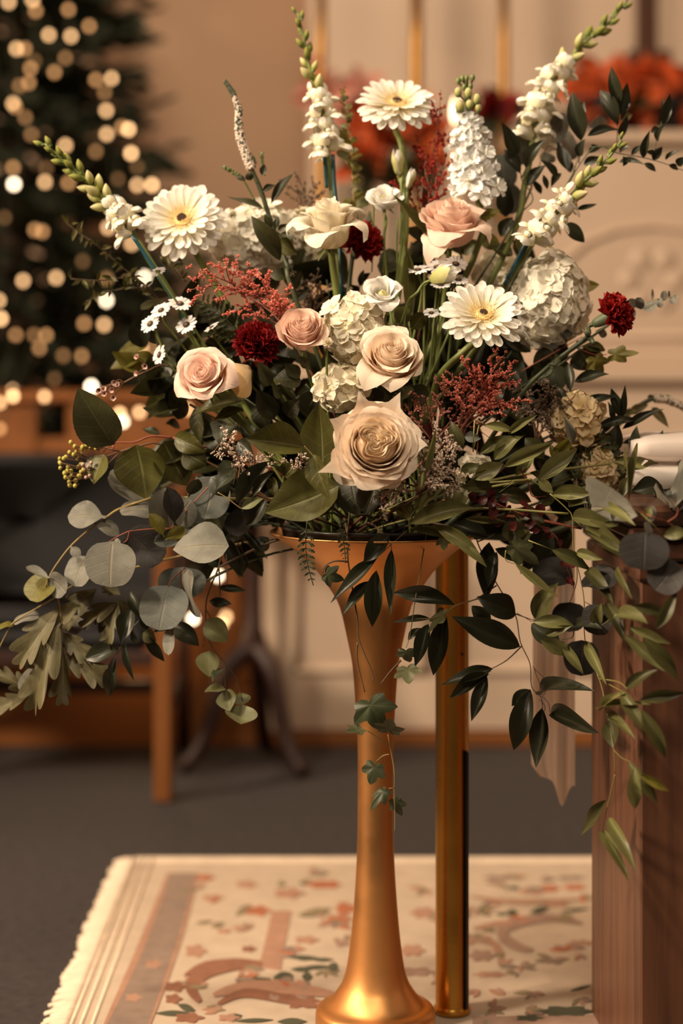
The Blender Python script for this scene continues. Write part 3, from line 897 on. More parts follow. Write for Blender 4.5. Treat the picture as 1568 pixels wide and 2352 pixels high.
def strip(L, wf, bend=0.0, cup=0.0, ripple=0.0, rf=3.0, ph=0.0, twist=0.0, tip=None):
    """petal surface along +Y, upper side +Z; bend = total turn (rad) towards +Z"""
    cache = {}

    def fn(u, v):
        x = (v - .5) * 2
        l = L * u
        if tip: l = L * u * (1 - tip * abs(x) ** 2.2)
        a = bend * u
        if abs(bend) > 1e-4:
            y, z = L / bend * math.sin(a), L / bend * (1 - math.cos(a))
            if tip: y *= l / (L * u + 1e-9)
        else:
            y, z = l, 0
        w = wf(u)
        px = w * x * .5
        up = cup * w * .5 * x * x + ripple * u * math.sin(rf * x * PI + ph) * L
        nz, ny = math.cos(a), -math.sin(a)
        return (px, y + ny * up, z + nz * up)
    return fn


def sgn(x): return -1 if x < 0 else 1


# ---------------------------------------------------------------- roses
def rose_petal(r, zt, zb, th, phi, curl, Rr, spiral=0.1, point=0.0, roll=0.0, seed=0, nu=12, nv=14, droop=1.0, lean=0.0, cxy=(0, 0), belly=1.0, q0=.10, trefoil=0.0):
    """bowl-shaped petal: round bottom, upright wall leaning by lean, lip rolled outwards by curl (rad) on radius q0*Rr"""
    q = random.Random(seed)
    a1, a2, a3, a4 = q.uniform(0, 6), q.uniform(0, 6), q.uniform(-1, 1), q.uniform(-1, 1)

    def fn(u, v):
        x = (v - .5) * 2
        tm = 1 - .30 * abs(x) ** 3.6 + point * max(0, 1 - abs(x) / .34) ** 1.4 + .016 * math.sin(8 * x + a1) + .03 * a4 * x
        t = u * tm
        wv = .40 + .60 * math.sin(min(1, t / .62) * PI / 2)
        if t > .8: wv *= 1 - .5 * (t - .8)
        az = th + x * phi * wv
        zm = zb + (zt - zb) * .42
        if t < .5:
            g = t / .5 * PI / 2
            rho = r * math.sin(g) ** .8
            z = zb + (zm - zb) * (1 - math.cos(g))
        else:
            w = (t - .5) / .5
            rho = r * (1 + (belly - 1) * math.sin(PI * w)) + lean * Rr * w ** 1.5
            z = zm + (zt - zm) * w
        rho *= (1 + spiral * x) * (1 + .02 * math.sin(3 * x + a2))
        if trefoil: rho *= 1 + trefoil * math.cos(3 * az + .5) + .10 * math.cos(5 * az + a1 * .3)
        c = max(0, (t - .70) / .30)
        k = curl * (1 + .30 * math.sin(2.1 * x + a3 * 3)) * (1 + roll * x * x)
        ang = k * c ** 1.5
        qq = q0 * Rr
        rho += qq * (1 - math.cos(ang)) * 1.6
        z -= qq * (ang - math.sin(ang)) * 1.5 * droop
        z += .010 * Rr * math.sin(9 * x + a2) * c
        return (cxy[0] + rho * math.cos(az), cxy[1] + rho * math.sin(az), z)
    return MB().grid(fn, nu, nv)


def sepals(root, mat, Rr, zb, n=5):
    for k in range(n):
        M = Matrix.Rotation(k * 2 * PI / n, 4, 'Z') @ Matrix.Translation((0, 0, zb)) @ Matrix.Rotation(-.1, 4, 'X')
        MB().grid(strip(Rr * .75, lambda u: Rr * .22 * (1 - u) ** .8 + .001, -.8, .3), 5, 2, M).obj('sepal', mat, root, world=False)


def rose(label, x, y, dd, wpx, face, mats, kind='spiral', n=26, seed=1, open_=1.0, outer=0, spin=0.0, name='rose', cat='rose', group=None, stem=None, stemw=.007, outer_mat=None, guard=(), tall=1.0, heart=True):
    c = P(x, y, dd)
    Rr = wpx / 2 / F * (D0 + dd)
    rot = facing(face, spin)
    root = TH(name, label, cat, c, rot, group)
    q = random.Random(seed)
    zb = -.75 * Rr * tall
    for i in range(n):
        s = i / (n - 1)
        m = mats[0] if s < .45 or len(mats) == 1 else mats[1]
        if kind == 'spiral':
            r = Rr * (.07 + .68 * s ** 1.12)
            zt = tall * Rr * (.46 - .38 * s ** 2.2 + q.uniform(-.035, .035))
            phi = math.radians(125 - 58 * s)
            mb = rose_petal(r, zt, zb, i * 2.39996, phi, (.7 + 1.9 * s) * open_, Rr, .13 - .05 * s, .02 + .05 * s, .2, q.random() * 999, lean=.02 + .17 * s * s * open_, q0=.055 + .075 * s, belly=1.05)
        elif kind == 'bud':                          # high-centred rose with a few large reflexed guards
            r = Rr * (.08 + .46 * s)
            zt = tall * Rr * (.62 - .22 * s ** 1.4)
            phi = math.radians(120 - 46 * s)
            mb = rose_petal(r, zt, zb, i * 2.39996, phi, (.5 + 1.9 * s) * open_, Rr, .12, .04 + .05 * s, .3, q.random() * 999, lean=.06 + .12 * s, q0=.05 + .08 * s)
        elif kind == 'garden':
            if s < .40:                              # quartered heart: folded petals nested in five sectors
                j = i // 3
                rad = Rr * (.045 + .054 * j)
                A = .46 - .045 * j
                zt = Rr * (.40 + .006 * j + q.uniform(-.03, .03))
                mb = rose_petal(rad, zt, -.05 * Rr, (i % 3) * 2 * PI / 3 + .35 + .6 * (j % 2) + q.uniform(-.2, .2), math.radians(80), .9, Rr, .06, 0, 0, q.random() * 999, nv=22, q0=.035, lean=.015, trefoil=A)
            else:
                e = (s - .40) / .60
                r = Rr * (.50 + .27 * e)
                zt = Rr * (.38 - .42 * e ** 1.4 + q.uniform(-.035, .035))
                mb = rose_petal(r, zt, zb, i * 2.39996, math.radians(64 - 16 * e), (.8 + 1.2 * e) * open_, Rr, .07, .0 + .03 * e, .2, q.random() * 999, lean=.02 + .16 * e, q0=.06 + .04 * e)
        mb.obj('petal', m, root, world=False)
    om = outer_mat or mats[-1]
    if kind != 'garden' and heart:                   # the tightly packed petals of the centre
        MB().ball((0, 0, -.12 * Rr), Rr * .52, 8, 20, (1, 1, .78 * tall)).obj('heart', mats[0], root, world=False)
    if kind == 'garden':                             # packed heart under the folds
        MB().ball((0, 0, .12 * Rr), Rr * .50, 8, 20, (1, 1, .34)).obj('heart', mats[0], root, world=False)
    for (ang, phi, r, zt, curl, pt, ln) in guard:    # big outer guard petals
        rose_petal(r * Rr, zt * Rr, zb, math.radians(ang), math.radians(phi), curl, Rr, 0, pt, .1, q.random() * 999, lean=ln, q0=.13).obj('petal', om, root, world=False)
    sepals(root, M_calyx, Rr, zb + .02 * Rr)
    MB().ball((0, 0, zb - .05 * Rr), Rr * .17, 6, 10, (1, 1, 1.1)).obj('calyx', M_calyx, root, world=False)
    f = Vector(face).normalized()
    stem_to_mouth(root, c + f * zb, f, stemw, M_stem if stem is None else stem, bend=Rr * 1.6)
    return root


rose('ivory rose high on the left of centre, seen from the side with curled back petals', 756, 508, -.02, 132, (-.08, -.30, .95), [M_ivory], 'bud', 13, 11, .8, stemw=.009, tall=1.28,
     guard=((195, 58, .66, .30, 2.6, .22, .34), (340, 58, .66, .22, 2.6, .20, .34), (268, 60, .70, -.02, 2.4, .04, .10), (115, 58, .62, .52, 2.4, .18, .30), (50, 58, .62, .60, 2.4, .22, .30)))
rose('peach rose at the upper right below the white stock', 1036, 498, -.01, 142, (.04, -.42, .91), [M_peach, M_peach], 'spiral', 18, 12, .5, stemw=.007, tall=1.25,
     guard=((255, 60, .80, .0, 2.2, .04, .06), (320, 58, .80, .10, 2.6, .14, .22), (190, 56, .78, .30, 1.2, .04, .06), (20, 56, .78, .3, 1.4, .06, .10), (232, 40, .80, -.35, 2.6, .20, .22)))
rose('peach rose in the middle, between the dark carnation and the cream hydrangea', 692, 752, -.09, 124, (-.03, -.80, .60), [M_peach, M_peach], 'spiral', 24, 13, .45, spin=.6)
r7 = rose('blush rose at the lower left with one loose amber petal', 466, 860, -.08, 132, (-.22, -.86, .45), [M_peach2, M_peach], 'spiral', 22, 14, .75, spin=2.1)
rose('cream rose right of centre below the open white lisianthus', 898, 812, -.11, 150, (.06, -.78, .62), [M_cream, M_cream], 'spiral', 26, 15, .6, spin=1.2,
     guard=((20, 50, .76, .16, 2.0, .12, .16), (160, 50, .76, .16, 2.0, .10, .14), (275, 54, .78, -.08, 1.6, .0, .10)))
rose('buttercream garden rose with a ruffled quartered heart, lowest at the front', 864, 1022, -.165, 188, (.03, -.93, .34), [M_garden, M_cream], 'garden', 60, 16, .95, spin=.35, stemw=.008,
     guard=((88, 34, .84, .14, .6, .20, .20), (45, 34, .84, .12, .6, .20, .22), (132, 34, .84, .10, .6, .16, .20), (188, 32, .86, .0, .5, .30, .30), (340, 34, .82, .0, .8, .10, .16), (265, 44, .82, -.1, 1.2, .0, .10)))
# the loose amber petal of the blush rose
a, b = P(520, 880, -.075), P(572, 838, -.07)
y_ = (b - a).normalized(); n_ = Vector((-.2, -1, .15)); x_ = y_.cross(n_).normalized(); n_ = x_.cross(y_)
Mx = Matrix((x_, y_, n_)).transposed().to_4x4(); Mx.translation = a
L_ = (b - a).length
MB().grid(strip(L_ * 1.05, lambda u: L_ * 1.55 * (math.sin(min(1, .22 + u * .70) * PI)) ** .75 + .001, -.5, -.35, tip=.15), 8, 8, Mx).obj('loose_petal', M_amber, r7)


# ---------------------------------------------------------------- gerberas
def gmesh(L, w, bend, cup, seed):
    q = random.Random(seed)
    ph = q.uniform(0, 6)

    def wf(u): return w * (.42 + .58 * math.sin(min(1, u / .62) * PI / 2)) * math.sqrt(max(.02, 1 - max(0, (u - .80) / .20) ** 2))
    base = strip(L, wf, bend, cup)

    def fn(u, v):
        p = base(u, v)
        x = (v - .5) * 2
        return (p[0] + .02 * L * math.sin(2 * u + ph) * u, p[1], p[2] - .05 * w * math.cos(x * 2.5 * PI))
    return MB().grid(lambda u, v: fn(1 - (1 - u) ** 1.7, v), 11, 6)


def gerbera(label, x, y, dd, wpx, face, seed, core, via=None):
    c = P(x, y, dd)
    Rr = wpx / 2 / F * (D0 + dd)
    root = TH('gerbera_daisy', label, 'gerbera', c, facing(face, seed), None)
    q = random.Random(seed)
    rows = [(24, .80, .22, .0, -.10, .030), (22, .74, .205, .17, .10, .015), (18, .62, .17, .36, .20, .0)]
    for ri, (n, L, w, el, bend, zo) in enumerate(rows):
        var = [gmesh(Rr * L, Rr * w, bend + q.uniform(-.3, .2), .22, seed * 10 + ri * 4 + k).mesh('gerbera_petal', M_ger) for k in range(4)]
        for i in range(n):
            a = 2 * PI * (i + (ri % 2) * .5) / n + q.uniform(-.05, .05)
            M = Matrix.Rotation(a, 4, 'Z') @ Matrix.Translation((0, Rr * (.20 - .03 * ri), Rr * .02 * ri)) @ Matrix.Rotation(el + q.uniform(-.07, .07), 4, 'X') @ Matrix.Rotation(q.uniform(-.15, .15), 4, 'Y')
            child('petal', var[i % 4], root, M @ Matrix.Scale(q.uniform(.92, 1.05), 4), None, world=False)
    mb = MB()                                      # ring of short inner florets
    for ring, (rr_, n, L) in enumerate(((.33, 44, .17), (.27, 38, .15), (.21, 30, .13))):
        for i in range(n):
            M = Matrix.Rotation(2 * PI * (i + q.random() * .6) / n, 4, 'Z') @ Matrix.Translation((0, Rr * (rr_ - .10), Rr * .05)) @ Matrix.Rotation(.75 + .22 * ring + q.uniform(-.2, .2), 4, 'X')
            mb.grid(strip(Rr * L * q.uniform(.8, 1.2), lambda u: Rr * .035 * (1 - .6 * u), .5, .3), 2, 1, M)
    mb.obj('inner_florets', M_gertrans, root, world=False, kind='stuff')
    MB().ball((0, 0, Rr * .05), Rr * .20, 6, 16, (1, 1, .40)).obj('disc', M_gerdisc, root, world=False)
    mb = MB()
    for i in range(60):
        a, r = i * 2.39996, Rr * core * math.sqrt(i / 60)
        mb.ball((r * math.cos(a), r * math.sin(a), Rr * .125 - .0), Rr * .022, 3, 5, (1, 1, 1.3))
    mb.obj('dark_eye', M_gercore, root, world=False, kind='stuff')
    f = Vector(face).normalized()
    MB().lathe([(0, -.16 * Rr), (.16 * Rr, -.14 * Rr), (.26 * Rr, -.02 * Rr), (.24 * Rr, .02 * Rr), (0, .03 * Rr)], 16).obj('calyx', M_calyx, root, world=False)
    stem_to_mouth(root, c - f * .15 * Rr, f, .0085, M_stem, via=via, bend=Rr)
    return root


gerbera('cream gerbera with black eye at the upper left of the bouquet', 419, 506, .02, 206, (-.10, -.85, .52), 3, .10, via=[P(455, 590, .03), P(520, 700, .03)])
gerbera('cream gerbera held highest on a straight bare stem', 911, 240, .06, 194, (.05, -.62, .78), 4, .11, via=[P(921, 330, .05), P(930, 420, .05), P(925, 600, .03)])
gerbera('cream gerbera on the right in front of the big hydrangea', 1109, 726, -.10, 208, (.05, -.72, .70), 5, .08, via=[P(1062, 810, -.07), P(1012, 860, -.06), P(985, 930, -.04)])


# ---------------------------------------------------------------- hydrangeas
def floret_mesh(seed, mat):
    q = random.Random(seed)
    mb = MB()
    for k in range(4):
        M = Matrix.Rotation(k * PI / 2 + q.uniform(-.12, .12), 4, 'Z') @ Matrix.Rotation(.15 + q.uniform(-.12, .25), 4, 'X')
        mb.grid(strip(1.0 * q.uniform(.9, 1.08), lambda u: 1.12 * math.sin(min(1, .10 + u * .92) * PI) ** .6 * (.55 + .45 * u) + .03, -.22 + q.uniform(-.25, .25), .18, .05, 1.5, q.uniform(0, 6)), 4, 4, M)
    mb.ball((0, 0, .04), .07, 3, 6)
    return mb.mesh('hydrangea_floret', mat)


HM = {m.name: [floret_mesh(50 + k, m) for k in range(5)] for m in (M_hyd, M_hyd2, M_hydw)}


def hydrangea(label, x, y, dd, wpx, hpx, mat, n=85, seed=1, fr=.0185, group=None):
    c = P(x, y, dd)
    k = (D0 + dd) / F
    rx, rz = wpx / 2 * k, hpx / 2 * k
    root = TH('hydrangea', label, 'hydrangea', c)
    q = random.Random(seed)
    ry = min(rx, rz) * .85
    MB().ball((0, 0, 0), 1, 8, 12, (rx * .72, ry * .72, rz * .72)).obj('flower_core', mat, root, world=False)
    for i in range(n):
        zz = 1 - 2 * (i + .5) / n
        rr_ = math.sqrt(1 - zz * zz)
        a = i * 2.39996
        d = Vector((rr_ * math.cos(a), zz, rr_ * math.sin(a)))      # y = depth axis; skip the far back
        if d.y > .55: continue
        d += Vector((q.uniform(-.1, .1), q.uniform(-.1, .1), q.uniform(-.1, .1)))
        s = q.uniform(.84, 1.0)
        p = Vector((d.x * (rx - .006) * s, d.y * (ry - .003) * s, d.z * (rz - .006) * s))
        nrm = (Vector((d.x / rx, d.y / ry, d.z / rz)).normalized() + Vector((q.uniform(-.2, .2), q.uniform(-.2, .2), q.uniform(-.2, .2)))).normalized()
        M = Matrix.Translation(p) @ facing(nrm, q.uniform(0, 6)).to_4x4() @ Matrix.Scale(fr * q.uniform(.8, 1.15), 4)
        child('floret', HM[mat.name][i % 5], root, M, None, world=False)
    stem_to_mouth(root, c + Vector((0, .01, -rz * .6)), (0, -.3, .9), .008, M_stemd, bend=.06)
    return root


hydrangea('large round white hydrangea on the right behind the gerbera', 1262, 690, .02, 190, 225, M_hyd, 120, 1)
hydrangea('small cream hydrangea tucked behind the dark snapdragon stem', 1140, 632, .10, 105, 100, M_hydw, 50, 2)
hydrangea('blurred white hydrangea between the left gerbera and the ivory rose', 592, 548, .09, 225, 180, M_hyd, 110, 3)
hydrangea('blurred white hydrangea behind the stem of the ivory rose', 700, 555, .11, 130, 160, M_hydw, 70, 4)
hydrangea('cream hydrangea in the centre between the two middle roses', 812, 760, -.05, 150, 175, M_hydw, 80, 5, .0178)
hydrangea('drooping cream hydrangea just above the garden rose', 785, 890, -.07, 140, 110, M_hydw, 56, 6, .0175)
hydrangea('yellowed hydrangea low on the right behind olive leaves', 1322, 962, -.01, 125, 125, M_hyd2, 70, 7)
hydrangea('faded yellow hydrangea lowest on the right, half hidden by leaves', 1372, 1082, .0, 110, 150, M_hyd2, 70, 8)
hydrangea('cream hydrangea glimpse beside the white statice at lower right', 1092, 1068, -.05, 70, 46, M_hyd, 30, 9, .014)


# ---------------------------------------------------------------- carnations
def cpetal(seed):
    q = random.Random(seed)
    ph, ph2 = q.uniform(0, 6), q.uniform(0, 6)

    def fn(u, v):
        x = (v - .5) * 2
        sp = .25 + .85 * u ** 1.2
        a = x * .85 * sp
        l = u * (1 + (.10 * sgn(math.sin(22 * x + ph)) * abs(math.sin(22 * x + ph)) ** .5 if u > .95 else 0))
        z = .22 * u * u * math.sin(5.5 * x + ph2) + .10 * u * math.sin(11 * x + ph) + .25 * u * u
        return (l * math.sin(a), l * math.cos(a), z)
    return MB().grid(fn, 5, 22)


CP = [cpetal(70 + k) for k in range(5)]


def carnation(label, x, y, dd, wpx, face, mat, seed, n=46, via=None, calyx=1.0):
    c = P(x, y, dd)
    Rr = wpx / 2 / F * (D0 + dd)
    root = TH('carnation', label, 'carnation', c, facing(face, seed))
    q = random.Random(seed)
    ms = [p.mesh('carnation_petal', mat) for p in CP]
    for i in range(n):
        s = i / (n - 1)
        el = math.radians(4 + 78 * s + q.uniform(-8, 8))
        M = Matrix.Translation((0, 0, -.30 * Rr)) @ Matrix.Rotation(i * 2.39996, 4, 'Z') @ Matrix.Rotation(el, 4, 'X') @ Matrix.Rotation(q.uniform(-.5, .5), 4, 'Y') @ Matrix.Scale(Rr * (1.0 - .10 * s) * q.uniform(.86, 1.04), 4)
        child('petal', ms[i % 5], root, M, None, world=False)
    MB().lathe([(0, -1.15 * Rr), (.17 * Rr, -1.12 * Rr), (.24 * Rr, -.9 * Rr), (.30 * Rr, -.35 * Rr), (.34 * Rr, -.2 * Rr), (0, -.2 * Rr)], 16).obj('calyx', M_calyxd, root, world=False)
    f = Vector(face).normalized()
    stem_to_mouth(root, c - f * 1.1 * Rr, f, .0055, M_stemd, via=via, bend=Rr * .6)
    return root


carnation('bright red carnation half hidden behind the ivory rose', 832, 553, .03, 108, (.3, -.75, .55), M_carn, 1)
carnation('dark red carnation between the two peach roses at left', 588, 787, -.06, 112, (-.05, -.85, .5), M_carn2, 2)
c3 = carnation('dark red carnation sticking out to the right on a long stem', 1413, 720, -.06, 104, (.80, -.42, .42), M_carn, 3, via=[P(1345, 776, -.06), P(1260, 842, -.06), P(1190, 915, -.05)])
for (x0, y0, x1, y1) in ((1272, 838, 1245, 868), (1280, 828, 1258, 836), (1350, 766, 1336, 756), (1355, 776, 1362, 788)):
    MB().tube([P(x0, y0, -.062), P((x0 + x1) / 2 + 4, (y0 + y1) / 2 + 6, -.072), P(x1, y1, -.07)], lambda u: .0034 * (1 - u) + .0006, 6).obj('stem_leaf', M_calyxd, c3)


# ---------------------------------------------------------------- lisianthus
def lisianthus(label, x, y, dd, wpx, face, seed, via=None):
    c = P(x, y, dd); Rr = wpx / 2 / F * (D0 + dd)
    root = TH('lisianthus', label, 'lisianthus', c, facing(face, seed))
    q = random.Random(seed)
    for i in range(11):
        s = i / 10
        rose_petal(Rr * (.42 + .32 * s), Rr * (.42 - .30 * s), -.8 * Rr, i * 2.39996 + q.uniform(-.2, .2), math.radians(66 - 10 * s), 1.2 + 1.2 * s, Rr, .12, .05, .2, q.random() * 99, 9, 10, lean=.10 + .16 * s).obj('petal', M_lis, root, world=False)
    MB().ball((0, 0, -.25 * Rr), Rr * .30, 5, 10, (1, 1, .7)).obj('green_throat', M_lisbud, root, world=False)
    for k in range(4):
        M = Matrix.Rotation(k * PI / 2, 4, 'Z') @ Matrix.Translation((0, 0, -.1 * Rr)) @ Matrix.Rotation(1.2, 4, 'X')
        MB().ball((0, 0, .02 * Rr), Rr * .05, 4, 6, (1, 2, 1), M.to_3x3()).obj('stamen', M_gertrans, root, world=False)
    sepals(root, M_calyx, Rr * .9, -.78 * Rr)
    f = Vector(face).normalized()
    stem_to_mouth(root, c - f * .8 * Rr, f, .0035, M_stem, via=via, bend=Rr)
    return root


lisianthus('open white lisianthus with a green throat above the cream rose', 878, 669, -.07, 84, (.02, -.75, .66), 21, via=[P(890, 720, -.06), P(886, 760, -.05)])
lisianthus('white lisianthus right of the ivory rose below the top gerbera', 881, 451, .03, 80, (-.05, -.6, .8), 22, via=[P(886, 510, .03), P(884, 600, .03)])


def lbud(label, x, y, dd, L, w, axis, seed, via=None, op=.0):
    c = P(x, y, dd); k = (D0 + dd) / F
    root = TH('lisianthus_bud', label, 'flower bud', c, facing(axis, seed))
    L *= k; w *= k
    for i in range(6):
        rose_petal(w * .5 * (.75 + .05 * i), L * .55 - i * L * .02, -L * .45, i * 2.39996, 1.3 - .05 * i, op, w, .15, .25, 0, seed + i, 8, 7, belly=1.25).obj('petal', M_lisbud if i > 3 else M_lis, root, world=False)
    for kk in range(5):
        M = Matrix.Rotation(kk * 2 * PI / 5, 4, 'Z') @ Matrix.Translation((0, w * .22, -L * .45)) @ Matrix.Rotation(1.45, 4, 'X')
        MB().grid(strip(L * .55, lambda u: w * .14 * (1 - u) + .0004, .2, .2), 4, 2, M).obj('sepal', M_calyx, root, world=False)
    f = Vector(axis).normalized()
    stem_to_mouth(root, c - f * L * .45, f, .0034, M_stem, via=via, bend=L * .6)
    return root


lbud('pale green lisianthus bud in front of the right daisy cluster', 1012, 634, -.06, 60, 40, (.8, -.4, .35), 31, via=[P(960, 670, -.06), P(928, 735, -.05)], op=.5)
lbud('closed lisianthus bud touching the stem of the topmost gerbera', 913, 378, .04, 54, 24, (-.1, -.2, .97), 32, via=[P(920, 420, .04), P(922, 560, .03)])
lbud('slim closed lisianthus bud right of the gerbera stem, lower than its neighbour', 941, 415, .04, 44, 17, (.25, -.2, .95), 33, via=[P(934, 450, .04), P(928, 560, .03)])


# ---------------------------------------------------------------- stock
def sflo(seed):
    q = random.Random(seed)
    mb = MB()
    for k in range(9):
        outer = k < 5
        M = Matrix.Rotation((k if outer else k * 1.9) * 2 * PI / 5 + q.uniform(-.2, .2), 4, 'Z') @ Matrix.Rotation((.12 if outer else .55 + .2 * (k - 5)) + q.uniform(-.25, .25), 4, 'X') @ Matrix.Rotation(q.uniform(-.3, .3), 4, 'Y')
        mb.grid(strip((1.05 if outer else .72) * q.uniform(.9, 1.1), lambda u: (1.05 if outer else .8) * math.sin(min(1, .10 + u * .84) * PI) ** .55 * (.35 + .65 * u) + .05, -.5 + q.uniform(-.4, .5), .2, .10, 2.0, q.uniform(0, 6)), 6, 6, M)
    return mb.mesh('stock_floret', M_stock)


SF = [sflo(90 + k) for k in range(5)]
root = TH('stock_flower', 'tall spike of double white stock above the upper peach rose', 'stock', P(1095, 470, .02))
q = random.Random(4)
A0, A1 = P(1098, 462, .03), P(1076, 262, .03)
for i in range(34):
    s = (i + .5) / 34
    c = A0.lerp(A1, s)
    wpx = (72 - 34 * s ** 2) * (.62 if s < .06 else 1)
    a = i * 2.39996
    d = Vector((math.cos(a), math.sin(a), .25 + .3 * s)).normalized()
    if d.y > .55: continue
    p = c + Vector((d.x, d.y * .8, 0)) * (wpx - 20) * q.uniform(.75, 1.12) / F * D0
    child('floret', SF[i % 5], root, Matrix.Translation(p) @ facing(d + Vector((q.uniform(-.4, .4), -.3, q.uniform(-.3, .4))), q.uniform(0, 6)).to_4x4() @ Matrix.Scale(.0200 * q.uniform(.75, 1.1) * (1 - .25 * s), 4))
for (bx, by, r_) in ((1052, 186, 6), (1062, 180, 6), (1071, 180, 6), (1085, 178, 6), (1052, 212, 9), (1075, 214, 10), (1095, 228, 10), (1056, 245, 11), (1066, 200, 6), (1080, 198, 6), (1098, 248, 8), (1078, 240, 9)):
    p = P(bx, by, .02)
    big = r_ > 7
    b_ = MB().ball(p, r_ / F * D0, 6, 8, (1, 1, 1.35)).obj('bud', M_snapbud if big else M_calyx, root)
    MB().ball(p - Vector((0, 0, r_ * .7 / F * D0)), r_ * .85 / F * D0, 5, 8, (1, 1, .9)).obj('calyx', M_calyx, b_)
    MB().tube([p - Vector((0, 0, r_ * .5 / F * D0)), P(1078, by + 34, .028), P(1080, by + 60, .03)], .0013, 5).obj('bud_stem', M_calyx, b_)
MB().tube([P(1072, 200, .03), A1, A0, P(1085, 600, .03), mouth()], .004, 8).obj('stem', M_stem, root)


# ---------------------------------------------------------------- snapdragons
def snapfloret():
    mb = MB()
    def tubef(u, v):
        r = .17 + .10 * u + .05 * math.sin(PI * u)
        a = 2 * PI * v
        return (r * math.cos(a), u * .62, r * .9 * math.sin(a))
    mb.grid(tubef, 5, 10, closed=True)
    for sx in (-1, 1):                             # upper lip, two lobes standing up and back
        M = Matrix.Translation((sx * .13, .55, .14)) @ Matrix.Rotation(-sx * .45, 4, 'Z') @ Matrix.Rotation(.75, 4, 'X')
        mb.grid(strip(.62, lambda u: .58 * math.sin(min(1, .2 + u * .75) * PI) ** .6 + .04, .9, .3, .05, 2, sx), 5, 5, M)
    for k, sx in enumerate((-1, 0, 1)):              # lower lip, three lobes rolled down
        M = Matrix.Translation((sx * .15, .55, -.12)) @ Matrix.Rotation(-sx * .65, 4, 'Z') @ Matrix.Rotation(-.35, 4, 'X')
        mb.grid(strip(.52, lambda u: .46 * math.sin(min(1, .2 + u * .75) * PI) ** .6 + .04, -1.3, -.3, .05, 2, k), 5, 5, M)
    mb.ball((0, .60, -.02), .15, 5, 8, (1.1, .8, .8))  # the closed mouth
    return mb.mesh('snapdragon_floret', M_snap)


def snapbud():
    mb = MB()
    def f(u, v):
        r = .26 * math.sin(PI * min(1, .04 + u * .94)) ** .75 * (1.15 - .35 * u)
        a = 2 * PI * v
        return (r * math.cos(a), u, r * math.sin(a) + .10 * u * u)
    mb.grid(f, 8, 9, closed=True)
    return mb


def calyxm():
    mb = MB()
    for k in range(5):
        M = Matrix.Rotation(k * 2 * PI / 5, 4, 'Y') @ Matrix.Translation((0, -.02, .10)) @ Matrix.Rotation(.25, 4, 'X')
        mb.grid(strip(.34, lambda u: .2 * math.sin(min(1, .3 + u * .68) * PI) + .01, -.3, .2), 3, 2, M)
    return mb.mesh('calyx', M_calyx)


SFL, SBW, SBG, SCX = snapfloret(), snapbud().mesh('snap_bud', M_snapbud), snapbud().mesh('snap_green_bud', M_snapgreen), calyxm()


def path_at(pts, s):
    ls = [(pts[i + 1] - pts[i]).length for i in range(len(pts) - 1)]
    t = s * sum(ls)
    for i, l in enumerate(ls):
        if t <= l or i == len(ls) - 1:
            return pts[i].lerp(pts[i + 1], t / l), (pts[i + 1] - pts[i]).normalized()
        t -= l


def snapdragon(label, tip_path, ddp, n, open_from, seed, s0, s1, wire_pts=None, stem_pts=(), flat=1.0, openL=1.0):
    """tip_path: pixels from the tip down to the lowest floret"""
    m = len(tip_path)
    pts = [P(x, y, ddp[0] + (ddp[1] - ddp[0]) * i / (m - 1)) for i, (x, y) in enumerate(tip_path)]
    root = TH('snapdragon', label, 'snapdragon', pts[-1])
    q = random.Random(seed)
    for i in range(n):
        s = (i / (n - 1)) ** .92
        p, ax = path_at(pts, s)
        ax = -ax                                      # towards the tip
        a = i * 2.39996 + .4
        side = ax.cross(Vector((0, 1, 0))).normalized(); dep = side.cross(ax).normalized()
        out = side * math.cos(a) + dep * math.sin(a) * .8 + Vector((0, -.25, 0))
        L = (s0 + (s1 - s0) * s) / F * D0
        isopen = s > open_from
        d = (ax * (1.25 - .75 * s if not isopen else .35) + out * (.7 + .5 * s) + Vector((0, 0, .25 if isopen else 0))).normalized()
        z = (ax - d * ax.dot(d)); z = z.normalized()
        if isopen and z.z < 0: z = -z
        x = d.cross(z).normalized()
        M = Matrix((x, d, z)).transposed().to_4x4(); M.translation = p + out.normalized() * .002
        if isopen:
            o = child('floret', SFL, root, M @ Matrix.Scale(L * openL * q.uniform(.9, 1.1), 4))
            o2 = child('calyx', SCX, o, M @ Matrix.Scale(L * .8, 4))
        else:
            green = s < open_from * .62
            Mb = M @ Matrix.Scale(L * q.uniform(.85, 1.1), 4)
            o = child('bud', SBG if green else SBW, root, Mb)
            o2 = child('calyx', SCX, o, M @ Matrix.Scale(L * (1.25 if green else .9), 4))
    sp = [pts[0]] + pts[1:] + [P(x, y, d) for (x, y, d) in stem_pts] + [mouth()]
    MB().tube(sp, lambda u: .0012 + .0028 * min(1, u * 1.6), 8, 4).obj('stem', M_stem, root)
    if wire_pts:
        for ws in wire_pts:
            MB().tube([P(*w_) for w_ in ws], .0026, 8, 3).obj('support_wire', M_wire, root)
    return root


